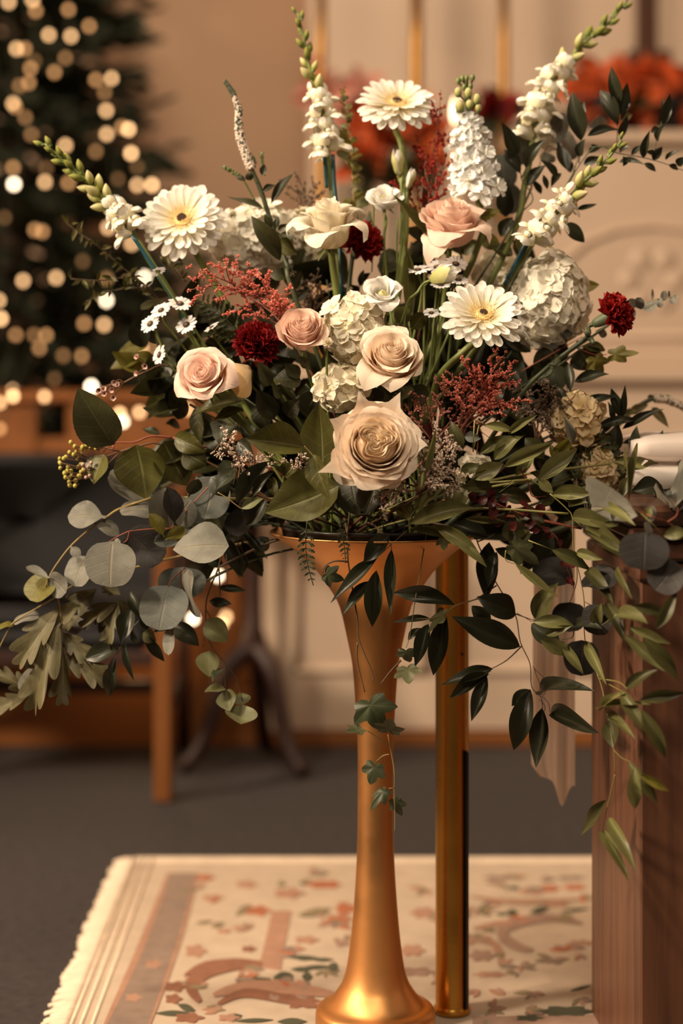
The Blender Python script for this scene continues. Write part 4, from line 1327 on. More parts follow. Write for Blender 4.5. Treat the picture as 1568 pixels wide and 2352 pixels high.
snapdragon('white snapdragon standing straight up left of the topmost gerbera', [(683, 28), (700, 100), (712, 160), (735, 230), (745, 290), (752, 370)], (.06, .05), 25, .55, 1, 20, 58,
           [[(743, 320, .045), (747, 400, .045), (750, 432, .045)], [(764, 355, .045), (768, 430, .045), (780, 560, .03), (784, 680, .02)]], [(762, 430, .05), (775, 600, .04)])
snapdragon('snapdragon leaning far left, its green tip against the christmas tree', [(102, 330), (150, 372), (205, 420), (240, 462), (280, 500), (305, 535)], (.02, .01), 27, .76, 2, 24, 52,
           [[(302, 540, 0), (340, 595, 0), (385, 665, 0), (440, 760, .01), (480, 830, .01)]], [(345, 600, .005), (390, 670, .005), (470, 800, .01)])
snapdragon('snapdragon leaning right with pale buds, over the big hydrangea', [(1428, 322), (1395, 365), (1350, 410), (1300, 462), (1255, 515), (1220, 560)], (-.03, -.01), 24, .58, 3, 20, 60,
           [[(1238, 500, -.015), (1205, 570, -.01), (1165, 640, -.01)], [(1213, 548, -.012), (1186, 600, -.01), (1158, 655, -.008)]], [(1190, 610, -.005), (1155, 665, 0), (1090, 800, 0)], openL=.95)
snapdragon('longest white snapdragon arching to the upper right edge', [(1441, 0), (1395, 55), (1345, 95), (1300, 145), (1260, 200), (1235, 260), (1222, 330)], (.10, .08), 28, .54, 4, 26, 64,
           None, [(1205, 420, .07), (1150, 600, .05)])


# ---------------------------------------------------------------- small daisies with dark eyes
def dpet(seed):
    return MB().grid(strip(.66, lambda u: .30 * (.35 + .65 * math.sin(min(1, u / .6) * PI / 2)) * (1 - max(0, (u - .78) / .22) ** 2 * .8), -.25 + .1 * (seed % 3), .25), 5, 4).mesh('daisy_petal', M_daisy)


DP = [dpet(k) for k in range(3)]
DE = MB().ball((0, 0, .03), .33, 5, 12, (1, 1, .35)).mesh('daisy_eye', M_daisyc)
DR = MB().ball((0, 0, .12), .17, 4, 8, (1, 1, .4)).mesh('daisy_button', M_daisyr)


def daisy(label, x, y, dd, wpx, face, seed, via=None, n=17, group='white daisies with dark eyes'):
    c = P(x, y, dd); Rr = wpx / 2 / F * (D0 + dd)
    root = TH('daisy', label, 'daisy', c, facing(face, seed), group)
    q = random.Random(seed)
    for i in range(n):
        M = Matrix.Scale(Rr, 4) @ Matrix.Rotation(2 * PI * i / n + q.uniform(-.07, .07), 4, 'Z') @ Matrix.Translation((0, .30, .02 * (i % 2))) @ Matrix.Rotation(.12 + q.uniform(-.12, .16), 4, 'X') @ Matrix.Scale(q.uniform(.9, 1.08), 4)
        child('petal', DP[i % 3], root, M, None, world=False)
    child('eye', DE, root, Matrix.Scale(Rr, 4), None, world=False)
    child('eye_button', DR, root, Matrix.Scale(Rr, 4), None, world=False)
    MB().lathe([(0, -.25 * Rr), (.14 * Rr, -.22 * Rr), (.3 * Rr, -.03 * Rr), (0, 0)], 10).obj('calyx', M_calyx, root, world=False)
    f = Vector(face).normalized()
    stem_to_mouth(root, c - f * .22 * Rr, f, .0030, M_stem, via=via, bend=Rr)
    return root


for a in (('lowest of the daisies leaning out at left with dark eye', 345, 744, 52, (-.45, -.75, .5), [P(375, 800, -.02), P(420, 860, -.02)]),
          ('left cluster daisy between the outermost and the topmost one', 370, 713, 50, (-.35, -.65, .7), [P(400, 770, -.01)]),
          ('topmost daisy of the left cluster beside the blue stem', 413, 698, 58, (.1, -.6, .8), [P(440, 780, 0)]),
          ('daisy of the left cluster just above the blush rose', 428, 746, 54, (-.35, -.75, .55), [P(460, 800, -.02)]),
          ('daisy turned to the left beside the waxflower', 366, 815, 50, (-.75, -.6, .25), [P(400, 850, -.02)]),
          ('daisy seen nearly edge on below the red statice', 486, 752, 44, (-.55, -.25, .8), [P(510, 800, -.01)]),
          ('daisy seen from behind on the blue snapdragon stem', 363, 624, 40, (-.35, .35, .75), None)):
    daisy('white ' + a[0], a[1], a[2], -.03, a[3], a[4], a[1], a[5])
for a in (('leftmost daisy of the right cluster, seen from the side', 960, 620, 52, (-.1, -.42, .9), [P(965, 700, .0)]),
          ('daisy hidden behind the pale lisianthus bud', 1004, 614, 58, (-.1, -.55, .8), [P(1000, 700, 0)]),
          ('topmost daisy of the right cluster with wide dark eye', 1046, 607, 58, (.1, -.65, .75), [P(1030, 700, 0)]),
          ('daisy of the right cluster under the topmost one', 1052, 643, 52, (.1, -.5, .85), [P(1040, 710, 0)]),
          ('daisy of the right cluster below the pale lisianthus bud', 1012, 655, 50, (0, -.45, .9), [P(1005, 720, 0)]),
          ('single small daisy left of the right hand gerbera', 990, 719, 40, (0, -.55, .8), [P(982, 780, -.02)]),
          ('small daisy tucked between the right cluster and the hydrangea', 1064, 670, 38, (.1, -.5, .8), [P(1050, 720, 0)])):
    daisy('white ' + a[0], a[1], a[2], -.02 if a[1] != 990 else -.05, a[3], a[4], a[1], a[5])
# button chrysanthemum
root = TH('button_flower', 'tiny cream button flower against the peach rose', 'chrysanthemum', P(752, 788, -.10))
q = random.Random(3)
for i in range(40):
    M = Matrix.Rotation(i * 2.39996, 4, 'Z') @ Matrix.Rotation(.1 + 1.2 * i / 40, 4, 'X')
    MB().grid(strip(.0075, lambda u: .003 * (1 - .4 * u), .6, .2), 3, 1, facing((.05, -.9, .4)).to_4x4() @ M).obj('petal', M_ivory, root, world=False)
stem_to_mouth(root, P(750, 800, -.095), (0, -.2, 1), .003, M_stem, via=[P(748, 860, -.09), P(752, 920, -.08)])


# ---------------------------------------------------------------- statice sprays
def statice(label, stems, mat, dd, n, seed, fl=.0027, spread=26, name='statice_spray', base=None, twig=M_redtwig, up=(0, 0, 1), dens=1.0):
    """stems: list of pixel polylines from base to tip"""
    root = TH(name, label, 'statice', P(*stems[0][0], dd))
    q = random.Random(seed)
    tw, fm = MB(), MB()
    tw.tube([mouth(), P(*stems[0][0], dd)], .0018, 5, 1)
    for pl in stems:
      if True:
        pts = [P(x, y, dd + q.uniform(-.012, .012)) for x, y in pl]
        tw.tube(pts, lambda u: .0008 * (1 - u) + .0004, 5, 3)
        lines_ = [(pts, int(n * .8), .30)]
        for b_ in range(4):
            p, ax = path_at(pts, .35 + .15 * b_)
            sd = ax.cross(Vector((0, 1, 0))).normalized() * (1 if b_ % 2 else -1)
            e = p + (ax + sd * q.uniform(.45, .9) + Vector((0, q.uniform(-.4, .3), 0))).normalized() * q.uniform(1.3, 2.3) * spread / F * D0
            tw.tube([p, e], .0004, 3, 1)
            lines_.append(([p, e], int(n * .5), .15))
      for pts, nn, s0_ in lines_:
        for i in range(nn):
            s = s0_ + (1 - s0_) * (i + q.random()) / nn
            p, ax = path_at(pts, min(s, 1))
            side = Vector((q.gauss(0, 1), q.gauss(0, 1), q.gauss(0, .6))).normalized()
            L = spread / F * D0 * (1.0 - .6 * s) * q.uniform(.35, .9)
            e = p + (ax * .8 + side * .85).normalized() * L
            tw.tube([p, (p + e) / 2 + ax * L * .1, e], .0004, 3, 1)
            m = int(9 * dens)
            for j in range(m):                         # florets along the side twig
                t = (j + .6) / m
                c = p.lerp(e, t)
                dr = (ax * .7 + Vector((q.gauss(0, .6), q.gauss(0, .6), q.gauss(0, .5) + .3))).normalized()
                M = Matrix.Translation(c) @ facing(dr, q.uniform(0, 6)).to_4x4()
                l = fl * q.uniform(.7, 1.25)
                for k in range(3):
                    Mk = M @ Matrix.Rotation(k * 2 * PI / 3, 4, 'Z')
                    b = len(fm.v)
                    fm.v += [Mk @ Vector((0, 0, 0)), Mk @ Vector((l * .34, l * .12, l * .62)), Mk @ Vector((0, l * .30, l)), Mk @ Vector((-l * .34, l * .12, l * .62))]
                    fm.uv += [(0, .5), (.6, 0), (1, .5), (.6, 1)]
                    fm.f.append((b, b + 1, b + 2, b + 3))
    tw.obj('twigs', twig, root)
    fm.obj('florets', mat, root, smooth=False, kind='stuff')
    return root


statice('coral red statice spray fanning left above the dark carnation', [[(660, 760), (600, 690), (540, 655), (480, 630), (425, 610)], [(640, 730), (570, 680), (500, 655), (430, 668)], [(620, 710), (540, 660), (520, 620), (522, 590)],
        [(640, 740), (600, 680), (560, 640), (545, 615)], [(655, 750), (620, 690), (600, 640), (590, 620)], [(660, 750), (640, 710), (635, 670)], [(650, 750), (590, 720), (545, 700)], [(655, 760), (640, 730), (650, 700)]], M_redfl, -.05, 15, 1)
statice('coral and pink statice spray below the right hand gerbera', [[(1050, 990), (1085, 930), (1120, 870), (1165, 805)], [(1060, 980), (1110, 920), (1150, 870), (1185, 860)], [(1050, 990), (1075, 910), (1078, 850), (1072, 825)],
        [(1060, 990), (1110, 945), (1150, 920), (1180, 940)], [(1055, 990), (1085, 950), (1120, 930), (1140, 900)], [(1050, 990), (1060, 940), (1050, 900), (1050, 880)], [(1060, 985), (1130, 895), (1150, 840)], [(1060, 985), (1100, 900), (1110, 850)]], M_redfl, -.08, 15, 2)
statice('dusty rose statice spray right of the cream rose', [[(1000, 1010), (1010, 950), (1020, 900), (1018, 870)], [(1000, 1010), (985, 950), (975, 910)], [(1000, 1010), (1040, 960), (1060, 920), (1055, 860)], [(990, 1010), (950, 960), (930, 930)], [(1000, 1010), (1045, 970), (1080, 960), (1120, 950)]], M_pinkfl, -.07, 11, 3, dens=.8)
statice('deep crimson statice standing tall right of the topmost gerbera', [[(985, 560), (1000, 430), (1005, 330), (1012, 205)], [(985, 560), (960, 450), (965, 350), (955, 310)], [(985, 560), (990, 420), (1000, 300), (1020, 240)], [(985, 560), (1005, 440), (1025, 360), (1035, 300)], [(980, 560), (985, 440), (975, 380), (990, 330)],
        [(980, 560), (955, 480), (925, 430), (915, 405)]], M_crimson, .05, 18, 4, spread=20, dens=.9)
statice('white statice spray beside and under the garden rose', [[(960, 1140), (990, 1080), (1010, 1020), (1010, 990)], [(960, 1140), (1010, 1080), (1035, 1020), (1040, 1000)], [(955, 1140), (970, 1070), (975, 1020), (965, 1000)], [(960, 1140), (1020, 1110), (1060, 1110)], [(960, 1120), (910, 1110), (875, 1160)],
        [(960, 1120), (930, 1080), (920, 1050)], [(960, 1130), (1000, 1090), (1045, 1060)], [(960, 1125), (920, 1130), (895, 1120)], [(960, 1130), (985, 1110), (1000, 1125)]], M_whitefl, -.15, 13, 5, fl=.0027, spread=24, twig=M_twig)
statice('small white statice sprig left of the large salal leaf', [[(545, 1120), (540, 1060), (510, 1020), (490, 1040)], [(545, 1120), (550, 1060), (530, 1010), (536, 995)], [(545, 1120), (560, 1080), (555, 1045)], [(545, 1125), (575, 1080), (580, 1050)]], M_whitefl, -.11, 9, 6, fl=.0026, twig=M_twig, spread=18, dens=.7)
statice('wisp of white statice under the large salal leaf', [[(700, 1110), (685, 1080), (670, 1060)], [(700, 1110), (690, 1050), (695, 1040)], [(690, 1100), (640, 1060), (590, 1040)]], M_whitefl, -.13, 7, 7, fl=.0025, spread=14, twig=M_twig, dens=.6)
statice('faded grey statice right of the coral spray behind the carnation stem', [[(1230, 1010), (1240, 950), (1260, 900), (1255, 870)], [(1230, 1010), (1215, 930), (1190, 880)], [(1230, 1010), (1260, 960), (1285, 920)], [(1230, 1010), (1225, 960), (1200, 940)], [(1235, 1010), (1250, 980), (1265, 985)]], M_greyfl, -.03, 13, 8, twig=M_twig)
statice('faded statice tuft behind the ivory rose at its left', [[(700, 520), (690, 460), (680, 425)], [(700, 520), (715, 460), (730, 430)], [(700, 520), (700, 470), (700, 420)]], M_greyfl, .12, 9, 9, twig=M_twig)
statice('brownish statice tuft left of the ivory rose stem', [[(715, 740), (712, 690), (705, 640)], [(715, 740), (725, 690), (735, 650)], [(715, 740), (700, 700), (700, 670)]], M_greyfl, .02, 9, 10, twig=M_twig)


# ---------------------------------------------------------------- waxflower
def waxfl():
    mb = MB()
    for k in range(5):
        M = Matrix.Rotation(k * 2 * PI / 5, 4, 'Z') @ Matrix.Rotation(.5, 4, 'X')
        mb.grid(strip(1, lambda u: .95 * math.sin(min(1, .15 + u * .8) * PI) ** .6 + .05, .5, .3), 4, 3, M)
    return mb.mesh('waxflower_bloom', M_waxfl)


WF = waxfl()
WE = MB().ball((0, 0, .1), .35, 4, 8, (1, 1, .5)).mesh('waxflower_eye', M_carn2)
WB = MB().ball((0, 0, 0), 1, 5, 8, (1, 1, 1.15)).mesh('wax_bud', M_waxbud)


def z(ox, oy, s): return lambda x, y: (ox + x / s, oy + y / s)
ZL = z(0, 800, 2.529)
root = TH('waxflower_sprig', 'pink waxflower sprig reaching left past the blush rose', 'waxflower', P(*ZL(1000, 110), 0))
mb = MB()
for i, (x, y) in enumerate(((668, 195), (610, 265), (660, 285), (575, 240), (655, 238), (845, 100), (800, 145), (800, 52), (680, 215), (600, 240))):
    p = P(*ZL(x, y), -.03)
    o = child('bloom', WF, root, Matrix.Translation(p) @ facing((R.uniform(-.7, .5), -.7, R.uniform(-.3, .6)), i).to_4x4() @ Matrix.Scale(.0052, 4))
    child('bloom_eye', WE, o, RM[o.name])
    hub = P(*(ZL(720, 200) if x < 720 else ZL(860, 130)), -.02)
    mb.tube([p, (p + hub) / 2 + Vector((0, .004, .003)), hub], .0007, 4)
mb.tube([P(*ZL(720, 200), -.02), P(*ZL(860, 130), -.02), P(*ZL(1000, 110), 0), P(520, 930, .02), mouth()], .0012, 5)
mb.obj('twigs', M_twig, root)
root = TH('waxflower_bud_sprig', 'sprig of yellow green waxflower buds below the big dark salal leaf', 'waxflower', P(*ZL(660, 600), -.02))
mb = MB()
for i, (x, y) in enumerate(((435, 570), (545, 547), (500, 560), (430, 620), (470, 612), (370, 640), (350, 668), (395, 690), (380, 750), (400, 775), (440, 768), (470, 718), (490, 705), (512, 690), (480, 575), (522, 578), (557, 582), (450, 640), (520, 740), (462, 742), (345, 662), (376, 725), (415, 735), (455, 690), (530, 560))):
    p = P(*ZL(x, y), -.03 + R.uniform(-.01, .01))
    for k in range(2):
        pk = p + Vector((R.uniform(-.006, .006), R.uniform(-.006, .006), R.uniform(-.006, .006))) * k
        child('bud', WB, root, Matrix.Translation(pk) @ Matrix.Scale(R.uniform(.0020, .0030), 4), M_waxfl if i in (1, 12, 13, 18) else None)
        if k: mb.tube([pk, p + Vector((.004, 0, -.004))], .0005, 4, 1)
    hub = P(*((600, 575) if y < 600 else (560, 650) if y < 660 else (600, 700)) and ZL(*((600, 575) if y < 600 else (560, 650) if y < 660 else (600, 700))), -.02)
    mb.tube([p, (p + hub) / 2 + Vector((0, 0, -.002)), hub], .0006, 4)
for h_ in ((600, 575), (560, 650), (600, 700)):
    mb.tube([P(*ZL(*h_), -.02), P(*ZL(700, 600), -.02)], .001, 5, 1)
mb.tube([P(*ZL(700, 600), -.02), P(420, 1030, -.01), mouth()], .0013, 5)
mb.obj('twigs', M_twig, root)

# ---------------------------------------------------------------- veronica spikes
def veronica(label, path, dd, w0, w1, seed, stem_pts):
    pts = [P(x, y, dd) for x, y in path]
    root = TH('veronica', label, 'veronica', pts[-1])
    q = random.Random(seed)
    fm, gm = MB(), MB()
    n = 520
    for i in range(n):
        s = (i / n) ** .9
        p, ax = path_at(pts, s)
        a = i * 2.39996
        side = ax.cross(Vector((0, 1, 0))).normalized(); dep = side.cross(ax)
        d = (side * math.cos(a) + dep * math.sin(a) - ax * .25).normalized()
        r = (w0 + (w1 - w0) * min(1, s * 1.6)) / 2 / F * D0
        mbx = gm if s < .20 or q.random() < .45 * (1 - s) + .12 else fm
        L = r * q.uniform(.8, 1.15)
        M = Matrix.Translation(p + d * r * .15) @ facing(d, q.uniform(0, 6)).to_4x4()
        mbx.ball(M @ Vector((0, 0, L * .55)), .0013 + .0006 * s, 3, 5, (1, 1, 1.2))
    gm.obj('green_buds', M_calyxd, root, kind='stuff')
    fm.obj('white_florets', M_whitefl, root, kind='stuff')
    MB().tube(pts + [P(x, y, d) for x, y, d in stem_pts] + [mouth()], lambda u: .0016 + .0014 * min(1, 2 * u), 7, 4).obj('stem', M_stemd, root)
    return root


ver1 = veronica('curved white and green veronica spike left of the ivory rose', [(516, 186), (536, 215), (548, 250), (548, 300), (560, 345), (578, 390)], .02, 9, 26, 1, [(600, 440, .02), (632, 540, .02), (660, 610, .01), (680, 690, 0)])
ver2 = veronica('drooping veronica spike at the far right edge above the white cloth', [(1590, 950), (1560, 930), (1530, 917), (1500, 915)], .10, 14, 22, 2, [(1450, 945, .10), (1380, 1010, .08), (1200, 1130, .04)])
for (pts, w_) in (([(512, 383), (535, 395), (555, 408), (590, 470)], 12), ([(600, 350), (603, 375), (605, 400)], 10), ([(560, 340), (575, 355), (585, 372)], 10)):
    mb = MB()
    q = random.Random(len(pts))
    pp = [P(x, y, .02) for x, y in pts]
    for i in range(90):
        p, ax = path_at(pp[:3], (i / 90))
        d = Vector((q.gauss(0, 1), q.gauss(0, 1), q.gauss(0, 1))).normalized()
        mb.ball(p + d * w_ / 2.4 / F * D0, .0011, 3, 5)
    mb.tube(pp, .0012, 5)
    mb.obj('side_spike', M_calyx, ver1, kind='stuff')
# ---------------------------------------------------------------- foliage materials
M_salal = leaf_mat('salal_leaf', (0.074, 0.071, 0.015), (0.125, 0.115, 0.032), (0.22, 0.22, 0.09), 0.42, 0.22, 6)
M_salald = leaf_mat('salal_leaf_dark', (0.030, 0.030, 0.010), (0.058, 0.055, 0.018), (0.08, 0.085, 0.03), 0.42, 0.15, 6)  # darker salal copy; shade is put into its colour for shadowed leaves
M_yellowg = leaf_mat('yellow_green_leaf', (0.15, 0.135, 0.022), (0.20, 0.18, 0.05), (0.25, 0.22, 0.08), 0.45, 0.3, 6)
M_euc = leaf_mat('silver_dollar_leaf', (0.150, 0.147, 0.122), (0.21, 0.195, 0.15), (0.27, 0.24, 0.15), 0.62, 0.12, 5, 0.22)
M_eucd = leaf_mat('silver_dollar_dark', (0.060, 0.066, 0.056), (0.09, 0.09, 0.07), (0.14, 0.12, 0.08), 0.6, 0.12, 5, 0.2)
M_eucv = leaf_mat('eucalyptus_shadow', (0.025, 0.022, 0.020), (0.03, 0.028, 0.024), (0.05, 0.04, 0.03), 0.6, 0.08, 5, 0.2)  # near-black eucalyptus copy, the shade on unlit leaves is in the colour
M_ruscus = leaf_mat('ruscus_leaf', (0.018, 0.020, 0.0105), (0.030, 0.031, 0.012), (0.05, 0.055, 0.025), 0.38, 0.14, 0, 0.25)
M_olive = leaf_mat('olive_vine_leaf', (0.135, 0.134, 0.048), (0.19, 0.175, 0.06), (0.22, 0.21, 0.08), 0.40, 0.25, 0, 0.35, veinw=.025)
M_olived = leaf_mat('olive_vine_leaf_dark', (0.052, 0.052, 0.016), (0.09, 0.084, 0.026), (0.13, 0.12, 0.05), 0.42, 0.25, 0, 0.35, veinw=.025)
M_ivy = leaf_mat('ivy_leaf', (0.030, 0.040, 0.020), (0.06, 0.065, 0.03), (0.13, 0.14, 0.065), 0.45, 0.15, 0, 0.3, veinw=.02)
M_ivyl = leaf_mat('ivy_leaf_light', (0.13, 0.14, 0.06), (0.17, 0.17, 0.075), (0.24, 0.23, 0.11), 0.5, 0.22, 0, 0.2, veinw=.02)
M_oak = leaf_mat('lobed_leaf', (0.105, 0.092, 0.043), (0.15, 0.13, 0.062), (0.23, 0.20, 0.10), 0.55, 0.18, 5, 0.25, 0.6)
M_fern = leaf_mat('fern_pinna', (0.035, 0.042, 0.014), (0.06, 0.065, 0.022), (0.07, 0.07, 0.03), 0.5, 0.2, 0, 0.25)
M_red = leaf_mat('dark_red_leaf', (0.050, 0.006, 0.006), (0.065, 0.008, 0.007), (0.12, 0.02, 0.015), 0.45, 0.2, 0, 0.3)
M_tea = leaf_mat('small_sprig_leaf', (0.10, 0.085, 0.03), (0.12, 0.10, 0.04), (0.14, 0.12, 0.05), 0.5, 0.2, 0, 0.3)
M_bract = leaf_mat('orange_red_bract', (0.55, 0.10, 0.025), (0.45, 0.07, 0.02), (0.55, 0.12, 0.05), 0.5, 0.25, 4, 0.35)
M_pinkbract = leaf_mat('pink_bract', (0.52, 0.22, 0.17), (0.45, 0.2, 0.14), (0.5, 0.25, 0.2), 0.5, 0.25, 4, 0.2)
M_stemolive = plain('ochre_stem', (0.24, 0.17, 0.055), 0.5, 0, 0.2, 12)
M_stemred = plain('reddish_stem', (0.22, 0.05, 0.025), 0.5, 0, 0.25, 12)
M_stemvine = plain('light_vine_stem', (0.20, 0.18, 0.05), 0.5, 0, 0.2, 12)
M_stembrown = plain('brown_vine_stem', (0.085, 0.05, 0.025), 0.6, 0, 0.3, 14)


# ---------------------------------------------------------------- leaf shapes (unit length along +Y, unit width, upper side +Z)
def leaf_shape(wf, nu, nv, bend, fold, wave, seed, lobes=0, skew=0.0, twist=0.0, side=0.0):
    q = random.Random(seed)
    p1, p2, p3 = q.uniform(0, 6), q.uniform(0, 6), q.uniform(-1, 1)

    def fn(u, v):
        x = (v - .5) * 2
        a = bend * u
        y, z_ = math.sin(a) / math.sin(bend), (1 - math.cos(a) - u * (1 - math.cos(bend))) / math.sin(bend)
        w = wf(u)
        if lobes: w *= .42 + .58 * abs(math.sin(lobes * PI * u + .3)) ** .8
        tw = twist * u
        lx = x * w * .5
        lz = fold * abs(lx) + wave * w * math.sin(7 * u + p1 + 2.2 * x) * abs(x) + wave * .4 * math.sin(3 * u + p2)
        X, Z_ = lx * math.cos(tw) - lz * math.sin(tw), lx * math.sin(tw) + lz * math.cos(tw)
        return (X + side * u * (1 - u) * 4 * .12 * p3, y - math.sin(a) * lz * 0 + skew * abs(lx), z_ + Z_)
    return MB().grid(fn, nu, nv)


def ovate(u): return (math.sin(PI * min(1, u ** .72)) ** .85) * (1 if u < .9 else 1) + .004
def round_(u): return max(.004, math.sqrt(max(0, 1 - (2 * u - 1) ** 2)) ** .82 * (1.04 - .12 * u))
def lance(u): return math.sin(PI * min(1, u ** .82)) ** 1.0 + .004
def spoon(u): return max(.004, (.12 + .88 * math.sin(PI * min(1, max(0, (u - .12) / .88)) ** 1.0) ** .7) * (1 if u < .97 else .5))


KINDS = {
    'salal': [leaf_shape(ovate, 10, 6, b, f, w, 10 + i, twist=t) for i, (b, f, w, t) in enumerate(((-.55, .22, .035, 0), (.35, .30, .05, .2), (-.8, .15, .06, -.3), (-.3, .35, .05, .35)))],
    'euc': [leaf_shape(round_, 16, 7, b, f, w, 20 + i, twist=t) for i, (b, f, w, t) in enumerate(((-.35, .12, .03, 0), (.4, .18, .04, .15), (-.6, .05, .05, -.2)))],
    'spoon': [leaf_shape(spoon, 10, 6, b, f, w, 30 + i, twist=t) for i, (b, f, w, t) in enumerate(((-.5, .15, .04, .2), (.6, .2, .05, -.2)))],
    'lance': [leaf_shape(lance, 12, 5, b, f, w, 40 + i, twist=t, side=1) for i, (b, f, w, t) in enumerate(((-.55, .30, .02, 0), (-.9, .25, .03, .3), (.4, .35, .02, -.3), (-.3, .40, .02, .5)))],
    'oak': [leaf_shape(lambda u: math.sin(PI * min(1, u ** .6)) ** .6 + .01, 26, 8, b, f, w, 50 + i, lobes=2.6, skew=.75, twist=t) for i, (b, f, w, t) in enumerate(((-.4, .2, .03, 0), (.3, .25, .04, .3), (-.7, .2, .05, -.3)))],
}


def ivy_shape(seed, bend=.3):
    q = random.Random(seed)
    tips = [(90, 1.0), (32, .72), (148, .72), (-32, .50), (212, .50)]
    pts = []
    val = [(61, .52), (-2, .42), (-62, .36), (-90, .12), (242, .36), (182, .42), (119, .52)]
    ring = sorted([(a % 360, r) for a, r in tips + val])
    ang = []
    for i in range(len(ring)):
        a0, r0 = ring[i]; a1, r1 = ring[(i + 1) % len(ring)]
        if a1 < a0: a1 += 360
        for k in range(4):
            s = k / 4
            ss = s * s * (3 - 2 * s)
            ang.append((a0 + (a1 - a0) * s, (r0 + (r1 - r0) * (s if True else ss)) * q.uniform(.97, 1.03)))
    mb = MB()
    def put(a, r, k):
        x, y = r * math.cos(math.radians(a)), r * math.sin(math.radians(a)) + .12
        zz = -bend * .5 * (x * x * 1.1 + max(0, y) ** 2) + .05 * math.sin(5 * a / 57 + seed) * r
        da = min(abs(((a - t) + 180) % 360 - 180) for t, _ in tips[:5])
        zz += .05 * r * (da / 30)
        mb.v.append(Vector((x * .78, y * .78 + .18, zz)))
        mb.uv.append((r, .5 + da / 100))
    put(90, 0, 0); n = len(ang)
    for k in (.35, .7, 1.0):
        for a, r in ang: put(a, r * k, k)
    for i in range(n):
        mb.f.append((0, 1 + i, 1 + (i + 1) % n))
        for k in range(2):
            b = 1 + k * n; mb.f.append((b + i, b + n + i, b + n + (i + 1) % n, b + (i + 1) % n))
    return mb


KINDS['ivy'] = [ivy_shape(1, .3), ivy_shape(2, .9), ivy_shape(3, -.4)]
LM = {k: [m.mesh(k + '_leaf_mesh') for m in v] for k, v in KINDS.items()}
for ms in LM.values():
    for m in ms: m.materials.append(M_salal)

CAMV = Vector((0, 0, CH))


def leaf(root, kind, b, t, w, mat, roll=None, q=R, variant=None, name='leaf'):
    """a leaf from b to t (world), w wide, upper side turned towards the viewer side and the light, then rolled"""
    y = t - b
    L = y.length
    y = y / L
    n = Vector((-.15, -1, .45))
    n = n - y * n.dot(y)
    if n.length < .05: n = Vector((0, 0, 1)) - y * y.z
    n.normalize()
    n = Matrix.Rotation(roll if roll is not None else q.uniform(-.6, .6), 3, y) @ n
    x = y.cross(n)
    M = Matrix((x, y, n)).transposed().to_4x4()
    M.translation = b
    ms = LM[kind]
    me = ms[variant % len(ms)] if variant is not None else ms[q.randrange(len(ms))]
    return child(name, me, root, M @ Matrix.Diagonal((w, L, L, 1)), mat)


def fwd(x, y, d):
    """foliage that hangs before the table comes forward of its front"""
    if x > 1345 and y > 1150:
        return min(d, -.13 - .14 * min(1, (x - 1345) / 110))
    return d


def leaves(root, kind, Z, items, mat, dd, seed=0, alt=None):
    """items in crop pixels: x0, y0, x1, y1, width [, roll [, extra depth [, material]]]"""
    q = random.Random(seed * 7 + len(items))
    s = abs(Z(1, 0)[0] - Z(0, 0)[0])
    for it in items:
        x0, y0, x1, y1, w = it[:5]
        roll = it[5] if len(it) > 5 and it[5] is not None else q.uniform(-.55, .55)
        ex = it[6] if len(it) > 6 else 0
        m = it[7] if len(it) > 7 else mat
        d = dd + ex
        b = P(*Z(x0, y0), fwd(*Z(x0, y0), d))
        t = P(*Z(x1, y1), fwd(*Z(x1, y1), d - q.uniform(-.008, .022)))
        W_ = 1.06 * w * s / F * (D0 + d) / max(.45, math.cos(roll))
        leaf(root, kind, b, t, W_, m, roll, q)


def stems(root, Z, lines, w, mat, dd):
    """crop-pixel polylines as tapering tubes; w in crop px"""
    s = abs(Z(1, 0)[0] - Z(0, 0)[0])
    for l in lines:
        pts = [P(*Z(x, y), fwd(*Z(x, y), dd)) for x, y in l]
        r = w * s / F * (D0 + dd) / 2
        MB().tube(pts, lambda u: r * (1 - .5 * u), 6, 4).obj('stem', mat, root)


def sprig(name, label, cat, Z, start, dd, mat, group=None, anchor=True, w=.003):
    p = P(*Z(*start), dd)
    root = TH(name, label, cat, p, None, group)
    if anchor:
        e = mouth(s=.06)
        MB().tube([p, p.lerp(e, .5) + Vector((0, 0, .02)), e], w / 2, 6, 4).obj('stem', mat, root)
    return root


Z0 = z(0, 0, 1)
Z1 = z(0, 150, 2.529); Z2 = z(480, 0, 2.703); Z3 = z(980, 0, 2.667); Z4 = z(300, 550, 2.613); Z5 = z(750, 500, 2.613)
Z6 = z(1050, 550, 3.027); Z7 = z(0, 800, 2.529); Z8 = z(0, 1200, 2.529)
B1 = z(500, 850, 2.613); B2 = z(968, 1000, 2.613); B3 = z(968, 1400, 2.613); B4 = z(600, 1150, 3.136); B5 = z(650, 1500, 3.136)

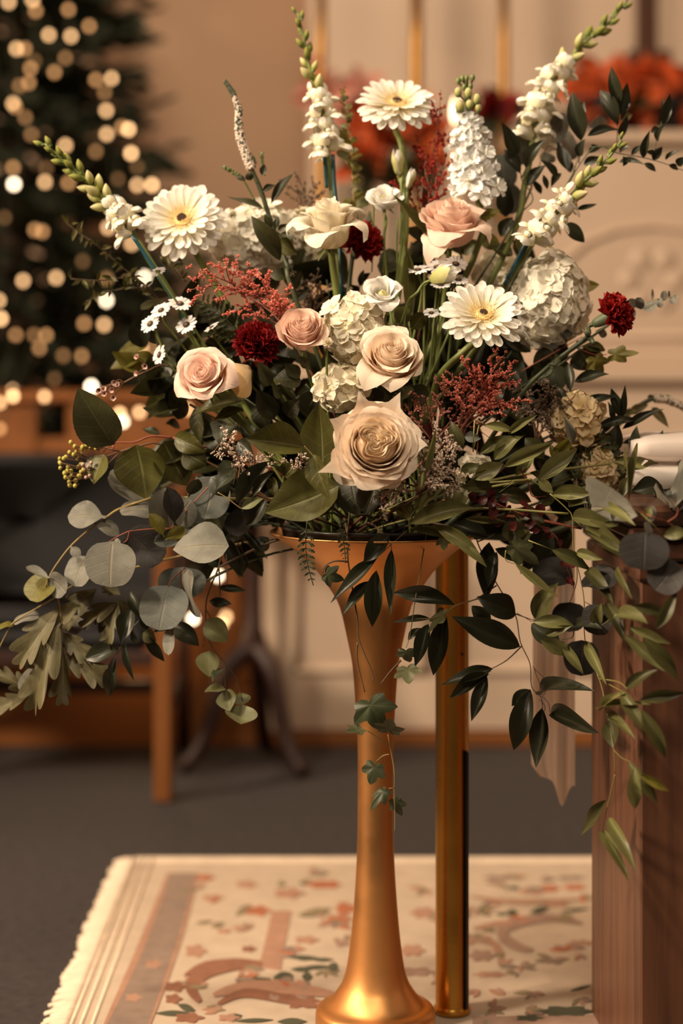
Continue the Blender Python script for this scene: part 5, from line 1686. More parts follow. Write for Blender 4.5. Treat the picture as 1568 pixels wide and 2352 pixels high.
# ---- salal branch on the left
r_ = sprig('salal_branch', 'salal branch with broad leaves on a red stem reaching left', 'branch', Z7, (1000, 520), -.02, M_stemred)
stems(r_, Z7, [[(1000, 520), (880, 510), (780, 545), (660, 550), (600, 600)], [(660, 552), (655, 600)]], 14, M_stemred, -.02)
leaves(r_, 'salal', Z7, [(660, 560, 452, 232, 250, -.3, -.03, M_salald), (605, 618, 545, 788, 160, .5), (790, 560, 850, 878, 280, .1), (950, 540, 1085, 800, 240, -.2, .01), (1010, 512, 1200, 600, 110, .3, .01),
                        (930, 500, 820, 470, 50, .2, 0, M_salald), (1190, 600, 1000, 515, 110, .2, .03), (1060, 600, 1200, 680, 150, .1, .0)], M_salal, -.03, 1)
r_ = sprig('leafy_branch', 'blurred green leaves behind the blush rose at the left edge', 'branch', Z7, (1100, 330), .06, M_stemd)
leaves(r_, 'salal', Z7, [(1040, 240, 845, 340, 170, .2), (1045, 390, 825, 350, 80, .3, 0, M_salald), (820, 60, 640, 120, 90, .2, .04, M_yellowg), (830, 140, 650, 20, 90, .2, .04, M_yellowg), (1045, 450, 960, 440, 70, 0, 0, M_salald),
                        (900, 90, 760, 30, 80, .3, .04, M_yellowg), (860, -20, 690, 20, 80, .1, .05, M_yellowg), (1000, 20, 930, -60, 90, .2, .05, M_salald), (960, 160, 900, 260, 60, .2, 0, M_salald), (980, 180, 1020, 250, 50, .1, 0, M_salald)], M_salal, .06, 2)
r_ = sprig('salal_branch', 'dark leafy salal stem directly below the blush rose', 'branch', Z7, (1420, 290), -.03, M_stemd)
leaves(r_, 'salal', Z7, [(1430, 290, 1105, 400, 120, .2), (1410, 350, 1225, 440, 80, .2), (1150, 330, 1170, 560, 90, .3, .02, M_salald), (1500, 330, 1560, 480, 110, .3, .02, M_salald), (1330, 400, 1280, 560, 160, .2, .03, M_salald),
                        (1250, 420, 1180, 520, 120, 0, .03, M_salald), (1490, 420, 1440, 560, 130, .2, .03, M_salald), (1200, 480, 1340, 600, 140, 0, .03, M_salald)], M_salal, -.03, 3)

# ---- silver dollar eucalyptus on the left
r_ = sprig('eucalyptus_branch', 'silver dollar eucalyptus branch trailing down at the left on an ochre stem', 'branch', Z7, (880, 870), -.03, M_stemolive)
stems(r_, Z7, [[(880, 870), (700, 930), (620, 980), (530, 1045), (420, 1140), (340, 1240), (285, 1330), (240, 1450)]], 16, M_stemolive, -.03)
leaves(r_, 'spoon', Z7, [(615, 985, 393, 975, 160, .3), (540, 1015, 692, 1080, 105, -.4), (410, 1150, 465, 1210, 55, .2), (290, 1335, 152, 1268, 70, .6)], M_euc, -.035, 4)
leaves(r_, 'euc', Z7, [(893, 945, 695, 945, 138, .4), (870, 900, 640, 715, 150, .5, .02), (505, 1210, 430, 1382, 185, .1), (290, 1330, 175, 1465, 190, .3, .01, M_yellowg), (285, 1330, 385, 1420, 110, .7)], M_euc, -.03, 5)
r_ = sprig('eucalyptus_branch', 'silver dollar eucalyptus branch with large round grey leaves below the salal', 'branch', Z7, (1060, 880), -.05, M_stemolive)
stems(r_, Z7, [[(1215, 800), (1120, 900), (1000, 1030)], [(1215, 800), (1300, 865), (1400, 930)], [(750, 1062), (680, 1095), (610, 1140)], [(750, 1062), (740, 1110), (715, 1130)], [(1075, 1275), (1000, 1340), (975, 1390)], [(1045, 1290), (1045, 1400), (1010, 1520)], [(1060, 900), (1000, 1040), (860, 1050), (750, 1062)]], 9, M_stemred, -.055)
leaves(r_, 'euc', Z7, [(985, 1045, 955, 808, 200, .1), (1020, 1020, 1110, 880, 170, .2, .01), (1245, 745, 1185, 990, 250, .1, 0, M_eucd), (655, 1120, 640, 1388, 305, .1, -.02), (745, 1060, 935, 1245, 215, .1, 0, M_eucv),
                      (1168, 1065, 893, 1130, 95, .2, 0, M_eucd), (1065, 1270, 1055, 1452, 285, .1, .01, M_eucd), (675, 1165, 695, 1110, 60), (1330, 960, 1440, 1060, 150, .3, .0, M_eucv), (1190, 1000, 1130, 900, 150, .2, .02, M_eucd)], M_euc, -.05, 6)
leaves(r_, 'salal', Z7, [(1330, 1150, 1003, 1168, 250, .25, -.03)], M_euc, -.05, 61)
leaves(r_, 'euc', Z8, [(985, 365, 925, 628, 285, .1, 0, M_eucd), (1095, 272, 1160, 552, 95, .9, -.01), (1010, 515, 980, 772, 62, .9, -.015, M_euc)], M_euc, -.055, 7)
leaves(r_, 'spoon', Z7, [(1010, 1030, 975, 808, 75, .9, -.012, M_eucv), (1095, 860, 1150, 760, 60, .8, -.01, M_salald), (950, 1100, 870, 960, 60, .8, -.01, M_yellowg), (960, 1110, 1075, 1040, 65, .6, -.01, M_yellowg), (1000, 1060, 1070, 1115, 55, .6, -.01, M_yellowg)], M_euc, -.06, 8)

# ---- lobed grey-green branch, far lower left
r_ = sprig('lobed_leaf_branch', 'grey green branch with large lobed spotted leaves at the lower left', 'branch', Z8, (520, 330), -.02, M_stemolive)
stems(r_, Z8, [[(520, 330), (410, 375), (330, 430), (210, 500), (80, 580), (40, 640), (-20, 760)], [(335, 430), (355, 560), (355, 790)]], 12, M_stemolive, -.025)
leaves(r_, 'oak', Z8, [(350, 495, 112, 825, 185, .1), (350, 580, 202, 1078, 220, .0, -.01), (358, 700, 362, 1048, 130, .2), (360, 640, 535, 795, 120, .2), (358, 760, 608, 932, 150, -.2), (565, 385, 350, 585, 165, .1), (690, 465, 478, 607, 130, .2), (690, 470, 630, 718, 120, .1), (690, 440, 765, 560, 100, .2),
                      (290, 620, 330, 700, 80, .5), (185, 990, -20, 880, 120, .3, .03), (160, 1010, -30, 1090, 120, .2, .03), (700, 420, 600, 370, 80, .3), (470, 540, 370, 620, 90, .3, .02), (560, 480, 640, 630, 110, .3, .02, M_salald)], M_oak, -.02, 9)
leaves(r_, 'euc', Z8, [(190, 850, 128, 985, 90, .3, .01, M_euc), (228, 535, 78, 588, 80, .4, .0, M_euc), (75, 590, -20, 620, 55, .3, 0, M_yellowg), (470, 590, 390, 640, 110, .3, .03, M_eucv), (450, 540, 560, 600, 110, 0, .04, M_eucv)], M_euc, -.02, 10)

# ---- dark ruscus under the left side
r_ = sprig('ruscus_stem', 'short ruscus stem with narrow dark leaves hanging at the lower left', 'stem', Z8, (820, 560), -.03, M_stemd)
stems(r_, Z8, [[(820, 560), (770, 610), (740, 650), (690, 740), (640, 810)]], 9, M_stemd, -.03)
leaves(r_, 'lance', Z8, [(688, 738, 488, 795, 95, .2), (672, 785, 635, 1012, 68, .1), (728, 690, 782, 922, 40, .3), (765, 500, 700, 695, 95, .2), (840, 655, 955, 808, 60, .2), (1000, 585, 1155, 718, 100, .2), (1000, 590, 890, 640, 70, .3), (760, 400, 820, 560, 60, .2), (860, 620, 820, 520, 50, .1), (830, 640, 910, 690, 80, .3, 0, M_ivyl), (770, 610, 790, 700, 30, .2)], M_ruscus, -.03, 11)
r_ = sprig('ruscus_stem', 'tangle of thin ruscus leaves left of the vase rim', 'stem', Z7, (1390, 1010), -.02, M_stemd)
stems(r_, Z7, [[(1560, 960), (1390, 1010), (1300, 1200)], [(1390, 1010), (1380, 1200)], [(1390, 1050), (1500, 1030)]], 8, M_stemd, -.02)
leaves(r_, 'lance', Z7, [(1400, 1120, 1535, 1295, 55, .2), (1420, 1060, 1555, 1225, 45, .2), (1400, 1020, 1560, 1000, 60, .2), (1390, 1160, 1390, 1335, 120, .2), (1320, 1100, 1410, 1330, 90, .3), (1360, 1040, 1280, 1100, 70, .2), (1530, 960, 1400, 1060, 130, .2), (1560, 1100, 1490, 1190, 110, .3), (1270, 1390, 1430, 1410, 42, .3, 0), (1215, 1470, 1345, 1485, 50, .4), (1300, 1060, 1180, 1150, 70, .2), (1510, 880, 1400, 970, 120, .2), (1180, 1210, 1300, 1270, 60, .3)], M_ruscus, -.02, 12)

# ---- ivy hanging left of the vase
r_ = sprig('ivy_vine', 'ivy vine hanging left of the vase with heart shaped tips', 'vine', Z8, (1270, 260), -.03, M_stembrown)
stems(r_, Z8, [[(1300, 100), (1270, 260), (1220, 380), (1195, 480), (1200, 640), (1230, 720), (1310, 820), (1360, 890), (1390, 970), (1410, 1035)], [(1270, 270), (1280, 430)], [(1315, 180), (1318, 380)], [(1305, 820), (1310, 970)], [(1200, 510), (1225, 560)]], 10, M_stembrown, -.03)
leaves(r_, 'salal', Z8, [(1200, 565, 1322, 692, 130, .2, 0, M_ivyl), (1215, 745, 1215, 898, 135, .2, 0, M_ivyl), (1295, 845, 1235, 930, 65, .4, -.004), (1310, 970, 1185, 985, 60, .6, 0, M_ivyl), (1305, 975, 1335, 1095, 110, .4, 0, M_ivyl), (1415, 1060, 1400, 1172, 190, .1, -.006, M_ivyl), (1410, 1060, 1388, 990, 100, .3, 0, M_ivyl)], M_ivy, -.03, 13)
for (x, y) in ((1195, 665), (1190, 700), (1345, 815), (1385, 940)):
    MB().tube([P(*Z8(x, y), -.03), P(*Z8(x - 14, y + 8), -.034), P(*Z8(x - 8, y + 26), -.03)], .0005, 4).obj('tendril', M_stembrown, r_)

# ---- broad dark leaves at the front
r_ = sprig('salal_branch', 'broad salal leaves at the front left of the garden rose', 'branch', Z4, (1100, 1330), -.13, M_stemolive)
stems(r_, Z4, [[(1120, 1330), (1075, 1275), (1042, 1240)]], 9, M_stemolive, -.15)
leaves(r_, 'salal', Z4, [(1042, 1245, 690, 1200, 185, .15, -.03), (1150, 1385, 1128, 983, 255, -.1, .0), (1105, 1290, 1190, 1555, 120, .6, -.035), (1250, 1330, 1060, 1370, 110, .2, .02, M_salald), (1180, 1380, 1240, 1180, 150, .2, .02, M_salald)], M_salal, -.125, 14)
leaves(r_, 'salal', B1, [(725, 695, 283, 858, 290, .1, -.01), (790, 610, 845, 875, 250, .1, .0, M_salald), (920, 640, 900, 700, 60, .3, -.01), (395, 640, 470, 560, 100, .5, .0), (650, 870, 560, 690, 160, .2, .01, M_salald), (940, 700, 880, 870, 130, .2, .02, M_salald)], M_salal, -.13, 15)
r_ = sprig('ruscus_stem', 'narrow dark leaves crossing below the large salal leaf', 'stem', B1, (300, 560), -.12, M_stemd)
leaves(r_, 'lance', B1, [(325, 545, 112, 800, 70, .3), (340, 615, 205, 765, 45, .3), (330, 640, 345, 760, 60, .4, 0, M_salal), (120, 430, 220, 520, 100, .3, .02), (140, 830, 275, 770, 55, .4, -.005, M_ivyl), (300, 760, 160, 940, 110, .1, .04), (100, 590, -10, 720, 100, .2, .02), (30, 540, 95, 690, 120, .2, .03), (-40, 640, 60, 760, 130, .2, .03)], M_ruscus, -.115, 16)
stems(r_, B1, [[(0, 735), (60, 770), (140, 830), (190, 830)], [(260, 620), (360, 690)], [(390, 700), (395, 590), (385, 530)]], 8, M_stemolive, -.12)
r_ = sprig('camellia_stem', 'dark glossy leaves around the middle hydrangea and peach rose', 'stem', Z4, (1050, 870), -.07, M_stemd)
leaves(r_, 'salal', Z4, [(1022, 850, 858, 840, 140, .2), (1015, 830, 922, 745, 75, .4), (1400, 865, 1185, 840, 90, .6), (1390, 870, 1280, 790, 60, .4), (1420, 885, 1590, 960, 120, .2), (830, 880, 758, 728, 80, .3), (1180, 800, 1200, 650, 90, .3, .01), (1480, 1000, 1420, 870, 110, .3), (1060, 770, 1010, 700, 60, .2), (1700, 900, 1560, 940, 130, .2), (900, 950, 850, 880, 60, .2), (940, 1060, 1010, 960, 110, .2, .02), (1050, 1050, 1120, 900, 140, .2, .03), (860, 1080, 760, 900, 120, .2, .03), (1780, 980, 1640, 900, 140, .2, .03), (1440, 520, 1380, 555, 60, .3, .02, M_yellowg), (1510, 520, 1380, 545, 90, .3, .02, M_yellowg)], M_salald, -.07, 17)

# ---- ferns
def fern(root, Z, base, tip, w, n, mat, dd, bendpx=0):
    s = abs(Z(1, 0)[0] - Z(0, 0)[0])
    b, t = Vector(base), Vector(tip)
    d = t - b; nrm = Vector((-d.y, d.x)).normalized()
    pts = [b + d * (k / 8) + nrm * bendpx * math.sin(PI * k / 8) for k in range(9)]
    MB().tube([P(*Z(*p), dd) for p in pts], .0006, 5, 2).obj('rachis', M_stemd, root)
    q = random.Random(n)
    for i in range(n):
        u = .12 + .86 * i / n
        p = pts[int(u * 8)].lerp(pts[min(8, int(u * 8) + 1)], u * 8 - int(u * 8))
        l = w * math.sin(PI * min(1, .18 + u * .80)) ** .8
        for sg in (-1, 1):
            e = p + (nrm * sg * .85 + d.normalized() * .55) * l
            leaf(root, 'oak', P(*Z(*p), dd), P(*Z(*e), dd - .004), l * .42 * s / F * D0, mat, q.uniform(-.4, .4), q, name='pinna')


r_ = sprig('fern_frond', 'dark fern frond below the coral statice spray', 'fern', Z4, (700, 640), .0, M_stemd)
fern(r_, Z4, (700, 620), (400, 350), 105, 10, M_fern, -.01, 20)
fern(r_, Z4, (640, 600), (470, 560), 50, 6, M_salal, -.012, 5)
r_ = sprig('fern_frond', 'small fern tip hanging over the left of the vase rim', 'fern', B4, (330, 150), -.115, M_stemd)
fern(r_, B4, (330, 150), (375, 610), 70, 9, M_fern, -.125, 30)
r_ = sprig('fern_frond', 'thin fern tip hanging over the front of the vase rim', 'fern', B4, (560, 170), -.12, M_stemd)
fern(r_, B4, (560, 170), (605, 450), 48, 7, M_fern, -.13, -12)
fern(r_, B4, (860, 40), (880, 190), 40, 5, M_fern, -.12, 5)
r_ = sprig('fern_frond', 'leatherleaf fern frond over the faded yellow hydrangea', 'fern', Z6, (800, 1350), -.01, M_stemd)
fern(r_, Z6, (800, 1340), (950, 1780), 150, 7, M_fern, -.01, -30)
fern(r_, Z6, (860, 1340), (1120, 1700), 140, 7, M_fern, -.015, -30)

# ---- right side: ivy-like yellow leaves, ruscus and olive vine
r_ = sprig('ivy_vine', 'yellow green ivy tip under the right hand carnation', 'vine', Z6, (850, 770), .0, M_stemd)
leaves(r_, 'ivy', Z6, [(1040, 805, 1245, 785, 115, .3), (945, 800, 1005, 935, 170, .1), ], M_yellowg, .0, 18)
leaves(r_, 'salal', Z6, [(850, 760, 935, 908, 210, .3, .01, M_salald), (820, 335, 988, 315, 85, .4, .03, M_yellowg), (1030, 770, 850, 750, 90, .2, .01, M_salal), (700, 1000, 760, 940, 90, .3, .03, M_yellowg)], M_salal, .0, 19)
stems(r_, Z6, [[(850, 760), (950, 800), (1040, 800)], [(440, 920), (650, 800), (870, 675)]], 10, M_stemred, .0)
r_ = sprig('ruscus_stem', 'ruscus stem with long dark leaves pointing right of the carnation stem', 'stem', Z6, (780, 1300), .0, M_stemd)
leaves(r_, 'lance', Z6, [(812, 988, 1058, 938, 82, .2), (828, 1162, 1105, 1092, 68, .2), (770, 865, 785, 1065, 75, .2), (690, 1020, 815, 1300, 95, .1), (640, 870, 720, 1060, 150, .2, .01), (600, 900, 520, 1010, 100, .2, .02), (1130, 1240, 1068, 1035, 62, .2), (1140, 1245, 1165, 1010, 55, .2), (1085, 1255, 1045, 1125, 50, .2), (960, 1308, 1255, 1250, 72, .2), (1145, 1318, 1440, 1178, 66, .2), (1108, 1472, 1112, 1260, 75, .2), (1225, 1492, 1248, 1295, 72, .2), (1145, 1417, 1402, 1395, 55, .2), (1368, 1545, 1428, 1325, 66, .2), (930, 1372, 1085, 1290, 66, .2), (1000, 1420, 1075, 1370, 60, .3, 0, M_olive), (770, 1290, 930, 1400, 100, .3, .0), (800, 1290, 700, 1400, 80, .2, .01)], M_ruscus, -.01, 20)
stems(r_, Z6, [[(780, 1330), (900, 1370), (1000, 1440), (1100, 1500)], [(930, 1372), (1110, 1472), (1225, 1492), (1370, 1545)], [(1110, 1330), (1140, 1245)], [(790, 1320), (750, 900)]], 9, M_stemd, -.005)
r_ = sprig('olive_vine', 'olive green vine with glossy curved leaves at the right front of the bouquet', 'vine', Z6, (520, 1680), -.10, M_stemvine)
leaves(r_, 'lance', Z6, [(560, 1682, 835, 1455, 112, .1, -.01), (328, 1582, 672, 1408, 85, .2, -.01), (255, 1532, 468, 1362, 112, .1), (152, 1492, 412, 1368, 90, .2, .01, M_olived), (405, 1640, 552, 1478, 70, .3), (115, 1668, 322, 1558, 112, .2, -.02), (188, 1290, 402, 1335, 60, .3), (352, 1352, 558, 1218, 55, .3), (655, 1778, 935, 1760, 90, .2, -.015), (795, 1818, 975, 1705, 80, .2), (800, 1420, 740, 1228, 66, .3, .0, M_euc), (470, 1380, 600, 1530, 110, .3, .02, M_olived), (640, 1690, 500, 1620, 90, .4, .01, M_olived), (20, 1610, 200, 1600, 80, .3, .0, M_olived), (250, 1740, 20, 1720, 90, .3, .0, M_olived), (700, 1560, 640, 1420, 60, .3, .02, M_yellowg), (660, 1530, 820, 1350, 80, .4, .03, M_yellowg)], M_olive, -.10, 21)
stems(r_, Z6, [[(520, 1680), (400, 1690), (290, 1760)], [(520, 1680), (650, 1760), (780, 1830)], [(150, 1290), (110, 1480)], [(190, 1290), (140, 1255)]], 9, M_stemvine, -.10)
r_ = sprig('olive_vine', 'long leaved olive vine reaching the right edge above the table', 'vine', Z6, (1060, 1560), -.04, M_stemvine)
leaves(r_, 'lance', Z6, [(1085, 1540, 1442, 1592, 78, .3, -.01), (1118, 1570, 1325, 1640, 70, .3, -.01), (1260, 1620, 1412, 1732, 50, .3), (1278, 1600, 1570, 1652, 66, .2, 0, M_olived), (1215, 1710, 1425, 1640, 105, .2, .01, M_olived), (1150, 1700, 1190, 1600, 60, .3, .01, M_olived), (1190, 1830, 1150, 1660, 70, .2, .01, M_olived), (1300, 1570, 1420, 1640, 60, .2, .02, M_ruscus)], M_olive, -.03, 22)
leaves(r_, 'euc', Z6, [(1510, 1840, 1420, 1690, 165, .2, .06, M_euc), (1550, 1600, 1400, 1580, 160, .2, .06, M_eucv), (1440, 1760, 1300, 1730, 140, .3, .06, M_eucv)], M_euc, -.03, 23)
stems(r_, Z6, [[(960, 1430), (1085, 1540), (1118, 1570)], [(1085, 1540), (1000, 1640)]], 7, M_stemvine, -.03)

r_ = sprig('olive_vine', 'pale olive leaves fanning over the right of the vase rim', 'vine', B1, (1150, 900), -.13, M_stemvine)
stems(r_, B1, [[(1270, 720), (1190, 830), (1150, 890), (1150, 940)], [(1150, 945), (1200, 945), (1300, 935)], [(1540, 300), (1530, 490)]], 9, M_stemvine, -.13)
leaves(r_, 'lance', B1, [(1182, 838, 1388, 682, 70, .2), (1150, 922, 1535, 825, 115, .15, -.01), (1148, 945, 1485, 1000, 52, .3), (1300, 930, 1575, 1115, 84, .2, -.01), (1250, 625, 1310, 340, 42, .3, -.03), (1385, 840, 1495, 690, 130, .3, .02), (1500, 660, 1420, 590, 90, .3, .02), (1080, 810, 1170, 890, 90, .3, .02, M_yellowg), (1400, 305, 1465, 500, 75, .2, .0, M_olived), (1480, 400, 1580, 410, 60, .3, .02, M_eucd), (1250, 800, 1380, 850, 60, .3, .02, M_olived)], M_olive, -.13, 24)
leaves(r_, 'lance', B2, [(138, 545, 392, 792, 66, .2, -.01), (400, 612, 178, 528, 95, .2, .02, M_ruscus), (260, 500, 510, 520, 40, .3), (160, 380, 260, 300, 100, .3, .02, M_olived)], M_olive, -.12, 25)

# ---- dark smilax hanging at right of the vase
r_ = sprig('smilax_vine', 'dark smilax vine hanging right of the vase in front of the brass pole', 'vine', B2, (330, 620), -.05, M_stembrown)
stems(r_, B2, [[(330, 620), (350, 680), (450, 890), (560, 1070), (592, 1240), (650, 1370), (660, 1510), (715, 1570), (725, 1640)], [(450, 900), (320, 985), (210, 1015)], [(600, 1265), (510, 1350), (420, 1400)], [(330, 640), (410, 610), (440, 590)], [(560, 1070), (670, 1110)]], 9, M_stembrown, -.05)
leaves(r_, 'lance', B2, [(405, 640, 385, 992, 135, .1), (450, 700, 398, 912, 70, .2), (440, 680, 625, 766, 66, .3), (562, 1078, 332, 968, 140, .1), (300, 1022, 408, 1146, 90, .2), (592, 1268, 180, 1088, 150, .0), (428, 1400, 115, 1500, 96, .1), (405, 1430, 168, 1575, 66, .2)], M_ruscus, -.05, 26)
leaves(r_, 'lance', B3, [(392, 400, 298, 672, 84, .1), (655, 478, 552, 845, 120, .1), (722, 590, 685, 952, 118, .1), (728, 512, 1032, 488, 112, .1), (775, 625, 1068, 742, 90, .1), (650, 480, 540, 580, 55, .4)], M_ruscus, -.05, 27)
for l in (((665, 340), (700, 380), (740, 420), (745, 490), (720, 520)), ((675, 350), (690, 400), (710, 450), (705, 500)), ((720, 520), (760, 560), (770, 620)), ((705, 540), (740, 580), (730, 620)), ((570, 20), (640, 60), (660, 75))):
    MB().tube([P(*B3(*p), -.05) for p in l], .0004, 4).obj('tendril', M_stemred, r_)
r_ = sprig('smilax_vine', 'dark smilax leaves hanging over the front of the gold vase', 'vine', B4, (930, 300), -.125, M_stembrown)
stems(r_, B4, [[(1050, 215), (930, 320), (830, 415)], [(935, 300), (935, 360)]], 8, M_stembrown, -.125)
leaves(r_, 'lance', B4, [(835, 412, 495, 740, 120, .1), (772, 580, 588, 820, 98, .1), (828, 500, 798, 910, 112, .1), (938, 350, 932, 832, 96, .1), (925, 250, 735, 445, 115, .2, .005)], M_ruscus, -.125, 28)
r_ = sprig('smilax_vine', 'dark smilax sprig level with the narrow part of the vase, left of the pole', 'vine', B4, (1230, 60), -.09, M_stembrown)
stems(r_, B4, [[(1213, 60), (1165, 380), (1110, 700), (1072, 960), (1042, 1060)], [(1568, 705), (1400, 755), (1330, 810), (1230, 850)], [(1230, 850), (1110, 850)]], 10, M_stemolive, -.10)
leaves(r_, 'lance', B4, [(1392, 752, 945, 662, 102, .1), (1218, 852, 925, 880, 66, .2), (1202, 888, 1105, 1195, 90, .1), (1328, 812, 1238, 1260, 116, .1), (1150, 918, 1055, 1005, 45, .3)], M_ruscus, -.09, 29)
leaves(r_, 'ivy', B4, [(1330, 770, 1235, 965, 130, .8, -.01, M_ivyl)], M_ivy, -.09, 30)

# ---- ivy on the vase
r_ = sprig('ivy_vine', 'ivy vine climbing down the front of the gold vase', 'vine', B4, (620, 230), -.115, M_stembrown)
stems(r_, B4, [[(640, 60), (622, 230), (625, 440), (690, 840), (703, 1000), (800, 1240), (800, 1300)], [(625, 440), (530, 435), (460, 470), (440, 520)], [(1005, 1150), (930, 1230), (860, 1320)], [(693, 1020), (690, 1150), (745, 1380)]], 15, M_stembrown, -.112)
stems(r_, B5, [[(755, 585), (775, 700), (800, 850), (800, 1030), (805, 1200), (803, 1285)], [(765, 730), (720, 740), (670, 780)], [(760, 665), (700, 620), (600, 555)], [(800, 970), (760, 975)]], 11, M_stemolive, -.07)
leaves(r_, 'ivy', B4, [(765, 1410, 850, 1640, 330, .1, .02), (445, 515, 560, 580, 150, .5, -.01)], M_ivy, -.10, 31)
leaves(r_, 'ivy', B4, [(918, 1680, 935, 1545, 215, .2), (740, 1640, 610, 1690, 140, .7), (1040, 1060, 1050, 1175, 170, .2, -.01), (1045, 1180, 1070, 1320, 210, .1, -.01, M_ivyl)], M_ivy, -.08, 32)
leaves(r_, 'ivy', B5, [(668, 780, 625, 945, 190, .1), (755, 970, 640, 1070, 120, .2), (800, 1040, 835, 1165, 130, .2)], M_ivy, -.065, 33)
r_ = sprig('ivy_vine', 'pale ivy leaf curling at the right end of the vase rim', 'vine', B2, (130, 560), -.11, M_stemd)
leaves(r_, 'ivy', B2, [(140, 600, 130, 680, 110, .3, 0, M_ivyl), (560, 680, 640, 570, 150, .4, .05, M_ivyl), (520, 640, 690, 770, 150, .5, .05, M_ivyl)], M_ivy, -.11, 34)

# ---- trailing olive vine down the right
r_ = sprig('olive_vine', 'long pale olive vine trailing down in front of the dark table', 'vine', B2, (880, 470), -.14, M_stemvine)
stems(r_, B2, [[(770, 350), (870, 440), (905, 500), (912, 690), (950, 850), (975, 1000), (980, 1230), (1040, 1400), (1080, 1510), (1110, 1660), (1150, 1860), (1160, 2030)], [(905, 500), (985, 565)], [(640, 630), (780, 685)], [(505, 690), (505, 750), (560, 770)], [(912, 1150), (905, 1210), (840, 1225)], [(980, 1000), (1020, 1020)], [(1060, 1460), (1180, 1480), (1230, 1520)], [(1260, 980), (1180, 790)], [(1170, 1075), (1080, 1140)]], 8, M_stemvine, -.145)
stems(r_, B3, [[(1160, 990), (1140, 1080), (1110, 1200), (1085, 1325)], [(1150, 840), (1200, 890), (1250, 912)], [(1125, 450), (1200, 490)]], 7, M_stemvine, -.15)
leaves(r_, 'lance', B2, [(905, 492, 1178, 542, 80, .2), (985, 562, 1268, 718, 76, .2), (1070, 648, 1218, 748, 70, .3, .01, M_olived), (780, 685, 1015, 815, 80, .2, 0, M_olived), (928, 702, 1088, 745, 55, .3), (560, 768, 822, 972, 52, .3, 0), (678, 1100, 820, 885, 115, .3, .02, M_olived), (665, 1118, 912, 1140, 78, .2), (658, 1130, 835, 1302, 120, .2, .02, M_ruscus), (745, 1200, 908, 1138, 46, .4), (712, 1225, 898, 1322, 84, .2, -.01), (838, 1232, 972, 1435, 56, .3), (908, 1138, 1088, 1165, 78, .2, .01, M_ruscus), (1000, 808, 1150, 1022, 78, .2, 0, M_olived), (1110, 1008, 1212, 1240, 76, .2, 0, M_olived), (1080, 1005, 1048, 1142, 66, .3), (1168, 1075, 1358, 1132, 100, .2), (1272, 1025, 1478, 1066, 62, .3, 0, M_olived), (1408, 1162, 1532, 935, 66, .3, .01, M_olived), (1248, 1153, 1495, 1252, 55, .3), (1218, 1200, 1468, 1422, 66, .2), (1328, 1208, 1545, 1475, 84, .2, 0, M_olived), (985, 1235, 1112, 1502, 60, .3), (1178, 788, 1262, 985, 24, .4), (1222, 1515, 1418, 1408, 66, .2, 0, M_olived)], M_olive, -.145, 35)
leaves(r_, 'lance', B3, [(1078, 590, 1385, 572, 56, .3, -.01), (1095, 585, 1225, 500, 60, .4), (1305, 545, 1580, 500, 66, .2, 0, M_olived), (1118, 640, 1280, 776, 62, .2), (1125, 660, 1150, 835, 95, .3, .02, M_olived), (1200, 482, 1348, 745, 66, .3), (1320, 600, 1464, 890, 80, .2, .01, M_olived), (1242, 908, 1415, 1162, 66, .3), (1280, 945, 1280, 1200, 70, .2, .005), (1308, 990, 1482, 1090, 42, .3, 0, M_yellowg), (1112, 1140, 955, 1355, 84, .2, 0, M_olived), (1128, 1252, 1285, 1572, 62, .2), (1088, 1325, 1245, 1640, 56, .2)], M_olive, -.15, 36)
r_ = sprig('olive_vine', 'olive vine sprig between the red foliage and the faded hydrangea', 'vine', B2, (660, 265), -.12, M_stemvine)
stems(r_, B2, [[(560, 270), (660, 270), (770, 355), (860, 430)], [(560, 270), (490, 310)], [(1010, 460), (1140, 430)], [(1000, 300), (1180, 370), (1330, 480), (1450, 600)]], 7, M_stemvine, -.12)
leaves(r_, 'lance', B2, [(780, 355, 1030, 350, 72, .2), (900, 410, 1052, 300, 72, .2), (700, 270, 790, 345, 60, .3), (880, 420, 1000, 405, 50, .3, .01, M_olived), (480, 590, 650, 560, 110, .2, .02, M_olived), (560, 480, 740, 520, 110, .3, .04, M_olived), (480, 350, 660, 400, 90, .3, .05, M_olived), (800, 380, 700, 440, 60, .3, .03, M_olived), (1130, 430, 1280, 540, 50, .5, -.01), (1450, 605, 1590, 580, 70, .3, -.01), (1340, 490, 1380, 430, 45, .4), (1240, 250, 1190, 380, 60, .3, .03, M_olived), (1440, 300, 1260, 330, 100, .3, .03, M_ruscus)], M_olive, -.12, 37)

# ---- shaded silver dollar eucalyptus on the right
r_ = sprig('eucalyptus_branch', 'silver dollar eucalyptus hanging in shade before the dark table', 'branch', B2, (960, 560), -.02, M_stemred)
stems(r_, B2, [[(1000, 310), (1180, 370), (1340, 470), (1475, 520), (1568, 600)], [(1475, 520), (1530, 480), (1535, 430)], [(930, 760), (930, 880), (890, 1000)], [(910, 690), (1000, 790), (1060, 860)]], 8, M_stemred, -.03)
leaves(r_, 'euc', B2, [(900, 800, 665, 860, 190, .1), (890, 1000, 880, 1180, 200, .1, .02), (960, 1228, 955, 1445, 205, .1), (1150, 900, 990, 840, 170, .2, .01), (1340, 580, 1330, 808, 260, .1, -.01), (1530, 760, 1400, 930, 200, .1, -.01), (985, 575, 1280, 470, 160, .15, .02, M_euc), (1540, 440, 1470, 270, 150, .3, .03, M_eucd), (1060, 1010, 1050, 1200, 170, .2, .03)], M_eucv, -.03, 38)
leaves(r_, 'euc', B2, [(1370, 600, 1340, 520, 40, .5, .0, M_euc), (1365, 520, 1380, 420, 55, .2, -.01, M_euc), (1170, 540, 1145, 425, 50, .3, -.02, M_euc)], M_euc, -.03, 39)

